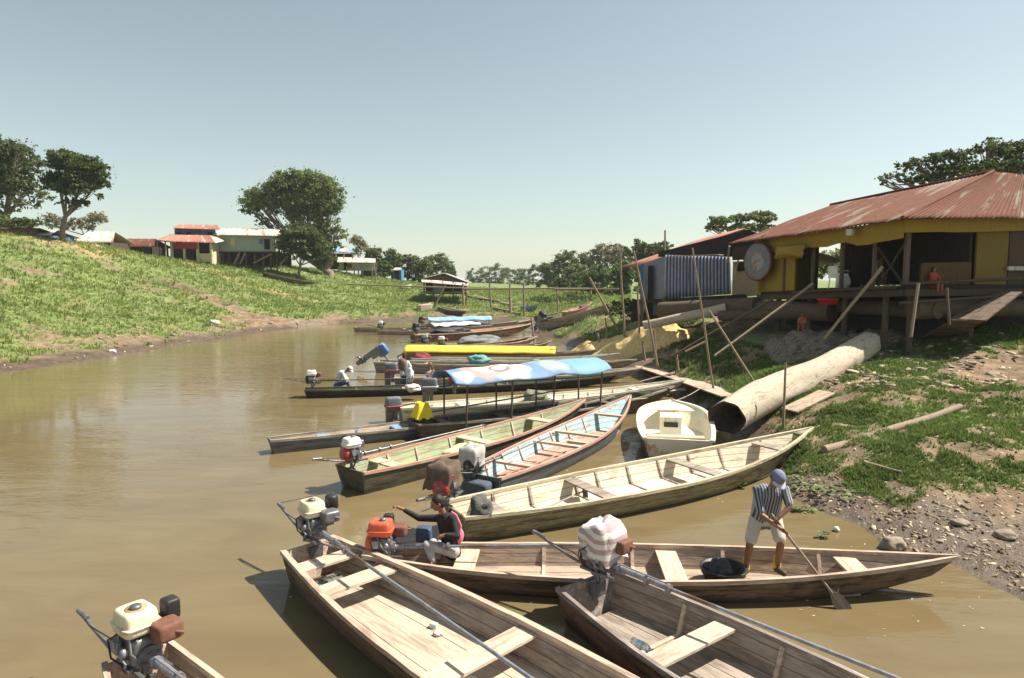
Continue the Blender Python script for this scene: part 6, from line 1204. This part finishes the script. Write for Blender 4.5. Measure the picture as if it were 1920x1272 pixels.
m_ = MB(); Lb = (bt - tp).length * .28; m_.loft([[(x * Lb, w, .012 * q), (x * Lb, w, -.012 * q), (x * Lb, -w, -.012 * q), (x * Lb, -w, .012 * q)] for x, w, q in [(0, .018, 1.2), (.2, .04, 1), (.4, .085, .8), (.75, .1, .6), (.95, .07, .5), (1.0, .02, .5)]]); o = m_.build('blade', W_greyx); o.matrix_world = M2 @ Matrix.Rotation(.9, 4, 'X'); mw = o.matrix_world.copy(); o.parent = prt; o.matrix_parent_inverse = prt.matrix_world.inverted(); o.matrix_basis = mw
blks = mat('black_shirt', (.018, .015, .016), .85, .2, 8, bump=.2); gyp = mat('grey_white_leggings', (.4, .39, .38), .9, .3, 7, bump=.2, col2=(.35, .1, .1), amt2=.2, scale2=4); pinkm = mat('pink_cloth', (.7, .17, .27), .8, .1, 6, bump=.2)
wj = JP(dict(hipL=(842, 1032, 9.6), hipR=(850, 1034, 9.35), pel=(847, 1028, 9.48), chest=(836, 975, 9.42), neck=(829, 960, 9.42), head=(820, 943, 9.38), shL=(822, 972, 9.62), elL=(786, 972, 9.7), wrL=(757, 956, 9.74), haL=(746, 951, 9.75),
    shR=(850, 975, 9.27), elR=(857, 1006, 9.12), wrR=(835, 1003, 9.1), haR=(826, 1006, 9.1), knR=(801, 1022, 9.28), anR=(812, 1052, 9.25), toR=(800, 1060, 9.15), knL=(812, 1018, 9.62), anL=(822, 1045, 9.6), toL=(806, 1052, 9.55)))
person('woman in black top and pale leggings sitting at the orange red engine', wj, (-.85, -.35, -.3), blks, gyp, s=.97, sleeve=1.9, leg=1.95, vox=.008, gripR=(0, -.3, -1), gripL=(0, 0, -1), longhair=.6)
wr_ = bpy.data.objects[-1] if False else [o for o in bpy.data.objects if o.name.startswith('person')][-1]
m_ = MB(); q = PD(860, 1003, 9.42); m_.ell(q, (.07, .09, .12), jit=.4, seed=3); m_.tube([PD(860, 1003, 9.36), PD(863, 985, 9.32), PD(855, 966, 9.3), PD(846, 960, 9.3)], [.03, .022, .018, .014], 8); Lp(wr_, m_, 'pink_scarf', pinkm)
m_ = MB(); m_.rbox((0, 0, .0), (.24, .2, .22)); o = m_.build('blue_pail', mat('dark_blue_plastic', (.05, .08, .14), .5, .2)); o.location = PD(795, 1002, 9.75); tag(o, 'dark blue box between the orange engine and the woman', 'box')
ws = mat('white_shirt', (.56, .58, .6), .9, .08, 5, bump=.2); jn = mat('blue_jeans', (.06, .09, .15), .9, .2, 8, bump=.2); wc = mat('white_cap_cloth', (.7, .68, .64), .9, .05)
cj = JP(dict(pel=(631, 722, 25.3), hipL=(631, 722, 25.45), hipR=(631, 723, 25.15), chest=(640, 700, 25.3), neck=(649, 695, 25.3), head=(656, 693, 25.25), shL=(642, 699, 25.5), shR=(642, 700, 25.1), elL=(651, 711, 25.5), elR=(648, 713, 25.05), wrL=(655, 720, 25.3), wrR=(653, 721, 25.1), haL=(657, 723, 25.3), haR=(655, 724, 25.1),
    knL=(652, 715, 25.5), knR=(652, 717, 25.1), anL=(655, 732, 25.4), anR=(656, 733, 25.1), toL=(663, 735, 25.4), toR=(663, 736, 25.1)))
person('man in a white shirt and white cap crouching in the black canoe', cj, (.75, -.2, -.6), ws, jn, cap=wc, sleeve=1.7, leg=1.95, vox=.012, gripL=(0, 0, -1), gripR=(0, 0, -1))
sj = JP(dict(pel=(757, 698, 26), hipL=(760, 698, 26.05), hipR=(754, 698, 26), chest=(758, 682, 26), neck=(758, 676, 26), head=(758, 667, 26), shL=(765, 680, 26), shR=(750, 680, 26), elL=(771, 690, 26), elR=(746, 669, 25.9), wrL=(774, 698, 25.9), wrR=(754, 664, 25.85), haL=(775, 702, 25.85), haR=(757, 663, 25.85),
    knL=(760, 714, 25.95), knR=(755, 714, 25.95), anL=(761, 730, 26), anR=(755, 731, 26), toL=(763, 733, 25.8), toR=(754, 734, 25.8)))
brs = mat('brown_vest', (.15, .09, .07), .9, .3, 5, bump=.2)
person('woman with brown bag and jeans standing with one hand raised to her head', sj, (.2, .9, 0), ws, jn, hair=mat('brown_hair', (.05, .025, .015), .6, .3, 40), s=.95, sleeve=.8, leg=1.95, vox=.012)
o = lump('backpack', 'brown backpack worn by the standing woman', 'backpack', Matrix.Translation(PD(755, 684, 25.8)), (.16, .12, .24), brs, 4, .3)
lump('white_bag', 'white bag hanging from the standing woman arm', 'bag', Matrix.Translation(PD(768, 704, 25.8)), (.14, .1, .28), mat('white_bag_cloth', (.6, .62, .64), .8, .1, 5, bump=.3), 8, .4)
gj = JP(dict(pel=(808, 712, 26.6), hipL=(811, 712, 26.6), hipR=(805, 712, 26.6), chest=(807, 700, 26.6), neck=(806, 694, 26.6), head=(805, 685, 26.6), shL=(812, 698, 26.6), shR=(801, 699, 26.6), elL=(812, 690, 26.45), elR=(801, 708, 26.5), wrL=(808, 684, 26.4), wrR=(804, 714, 26.4), haL=(806, 682, 26.4), haR=(806, 716, 26.4),
    knL=(812, 716, 26.2), knR=(804, 717, 26.2), anL=(812, 727, 26.1), anR=(804, 728, 26.1), toL=(813, 731, 25.95), toR=(803, 731, 25.95)))
person('girl in a pale pink top sitting with a hand to her face', gj, (-.5, -.8, 0), mat('pale_pink_top', (.6, .42, .36), .9, .1), jn, hair=mat('brown_hair', (.05, .025, .015)), s=.85, sleeve=.5, leg=.6, vox=.012)
def seated(label, px, py, Y, shirt, pants, s=.95, fx=-.7, head=None, **k):
    """upright seated person; (px, py) = head"""
    h = PD(px, py, Y); f = Vector((fx, -(1 - fx * fx) ** .5, 0)); sd_ = Vector((-f.y, f.x, 0)); z = Vector((0, 0, 1)); g = lambda a, b, c: h + f * a * s + sd_ * b * s + z * c * s
    person(label, dict(head=h, neck=g(-.02, 0, -.15), chest=g(-.04, 0, -.3), pel=g(-.08, 0, -.68), hipL=g(-.06, .09, -.7), hipR=g(-.06, -.09, -.7), shL=g(-.03, .17, -.23), shR=g(-.03, -.17, -.23), elL=g(.1, .22, -.48), elR=g(.1, -.22, -.48), wrL=g(.3, .14, -.55), wrR=g(.3, -.14, -.55), haL=g(.37, .12, -.57), haR=g(.37, -.12, -.57),
        knL=g(.34, .12, -.66), knR=g(.34, -.12, -.66), anL=g(.34, .12, -1.06), anR=g(.34, -.12, -1.06), toL=g(.48, .13, -1.12), toR=g(.48, -.13, -1.12)), f, shirt, pants, s=s, vox=.013, gripL=(0, 0, -1), gripR=(0, 0, -1), **k)
seated('person in a teal shirt seated in the middle of the porch', 1620, 476, 26.0, mat('teal_shirt', (.1, .3, .3), .9, .15), mat('dark_trousers', (.03, .035, .05), .9, .2)); seated('person in a lime green top seated right of the teal shirt', 1646, 490, 25.2, mat('lime_top', (.25, .42, .08), .9, .15), jn, s=.8, fx=.5)
seated('person in a red top seated low on the right wing deck', 1752, 505, 22.2, mat('red_top', (.4, .05, .05), .9, .15), mat('dark_trousers', (.03, .035, .05)), s=.7, fx=.3)
seated('child in a red patterned dress under the porch edge', 1505, 590, 24.4, mat('red_patterned_cloth', (.32, .05, .04), .9, .3, 14, col2=(.3, .2, .12), amt2=.4, scale2=8), mat('red_patterned_cloth', (.32, .05, .04)), s=.62, fx=-.6)
# porch furniture
def table(label, p, w, d, h, mm, rz=0):
    r = empty('table', label, 'table', Matrix.Translation(p) @ Matrix.Rotation(rz, 4, 'Z')); m = MB(); m.box((0, 0, h), (w, d, .04)); m.build('table_top', mm, r)
    for a in (-1, 1):
        for b_ in (-1, 1): m = MB(); m.bar((a * (w / 2 - .06), b_ * (d / 2 - .06), 0), (a * (w / 2 - .06), b_ * (d / 2 - .06), h - .02), .05, .05); m.build('leg', mm, r)
table('pale table glimpsed in the porch behind the posts', A_ + d1 * .42 + ip * .75, 1.3, .7, .74, whw, -1.2)
def chair(label, p, mm, rz=0):
    r = empty('plastic_chair', label, 'chair', Matrix.Translation(p) @ Matrix.Rotation(rz, 4, 'Z')); m = MB(); m.box((0, 0, .43), (.45, .45, .03)); m.build('seat', mm, r); m = MB(); m.box((-.21, 0, .66), (.03, .44, .42), 0, 0, -.12); m.build('backrest', mm, r)
    for a in (-1, 1):
        for b_ in (-1, 1): m = MB(); m.bar((a * .2, b_ * .2, 0), (a * .17, b_ * .17, .42), .04, .04); m.build('leg', mm, r)
chair('white plastic chair at the porch edge right of the first dark post', A_ + d1 * .5 + Vector((.5, 0, 0)), whitep, .4)
lump('white_sack', 'white sack on the porch floor left of the seated people', 'sack', A_ + d1 * .58 + Vector((.3, 0, .25)), (.25, .22, .28), mat('white_cloth', (.62, .6, .56)), 5, .3)

# ---------------------------------------------------------------- haze
hz = MB(); hz.box((0, 2300, 11), (6400, 5800, 30)); 
hm = bpy.data.materials.new('river_haze'); hm.use_nodes = True; hn = hm.node_tree; hn.nodes.remove(hn.nodes['Principled BSDF'])
pv = hn.nodes.new('ShaderNodeVolumePrincipled'); pv.inputs['Color'].default_value = (.86, .92, .95, 1); pv.inputs['Density'].default_value = .00028; hn.links.new(pv.outputs[0], hn.nodes['Material Output'].inputs['Volume'])
tag(hz.build('haze', hm), kind='stuff', label='thin pale haze over the river valley', cat='haze')

# ---------------------------------------------------------------- ropes, laundry, floating bits
ropem = mat('old_rope', (.36, .3, .2), .95, .3, 30, bump=.3)
def rope(label, a, b, sag=.15, r=.012):
    a, b = Vector(a), Vector(b); pts = [a.lerp(b, k / 14) - Vector((0, 0, sag * 4 * (k / 14) * (1 - k / 14))) for k in range(15)]; pts = [Vector((p.x, p.y, max(p.z, gz(p.x, p.y) + .02))) for p in pts]
    m = MB(); m.tube([p - a for p in pts], max(r, .0007 * a.y), 6); o = m.build('mooring_rope', ropem); o.location = a; tag(o, label, 'rope', 'mooring ropes')
rope('rope from the dinghy bow up to the big log', on('U', 4.2, 0, .6), onT(1330, 742) + Vector((0, 0, .5)), .1)
rope('rope from the blue and pink bow to the walkway', on('F', 8.2, 0, .7), onT(1285, 722) + up, .2)

foam = mat('floating_bits', (.42, .36, .24), .8, .4, 5, bump=.1, tint=True)
r_ = np.random.default_rng(77); V = []
for i in range(420):
    a, b = r_.uniform(500, 1880), r_.uniform(660, 1200); p = P(a, b, .004)
    if gz(p.x, p.y) > -.02 or (a < 1150 and r_.random() < .8): continue
    q = r_.uniform(.01, .035); an = r_.uniform(0, 6.28); c_, s_ = math.cos(an) * q, math.sin(an) * q; V += [(p.x - c_, p.y - s_, .005), (p.x + s_ * .5, p.y - c_ * .5, .006), (p.x + c_, p.y + s_, .005), (p.x - s_ * .5, p.y + c_ * .5, .007)]
tag(npmesh('floating_debris', V, np.arange(len(V)).reshape(-1, 4), foam, r_.random(len(V) // 4), 4), 'tiny leaf scraps floating on the brown water between the boats', 'debris', kind='stuff')
tree('bushy green tree seen through the open porch', (1590,), [(1590, 490, 60, 22), (1540, 500, 40, 20), (1640, 495, 40, 20), (1590, 515, 80, 16)], 50, 9000, .3, 'pale', .15, seed=90, clumps=20)
tree('broad bush behind the left end of the porch house', (1480,), [(1480, 505, 40, 20), (1450, 520, 40, 18), (1510, 520, 30, 18)], 48, 5000, .3, 'mid', .12, seed=91, name='bush', cat='bush')
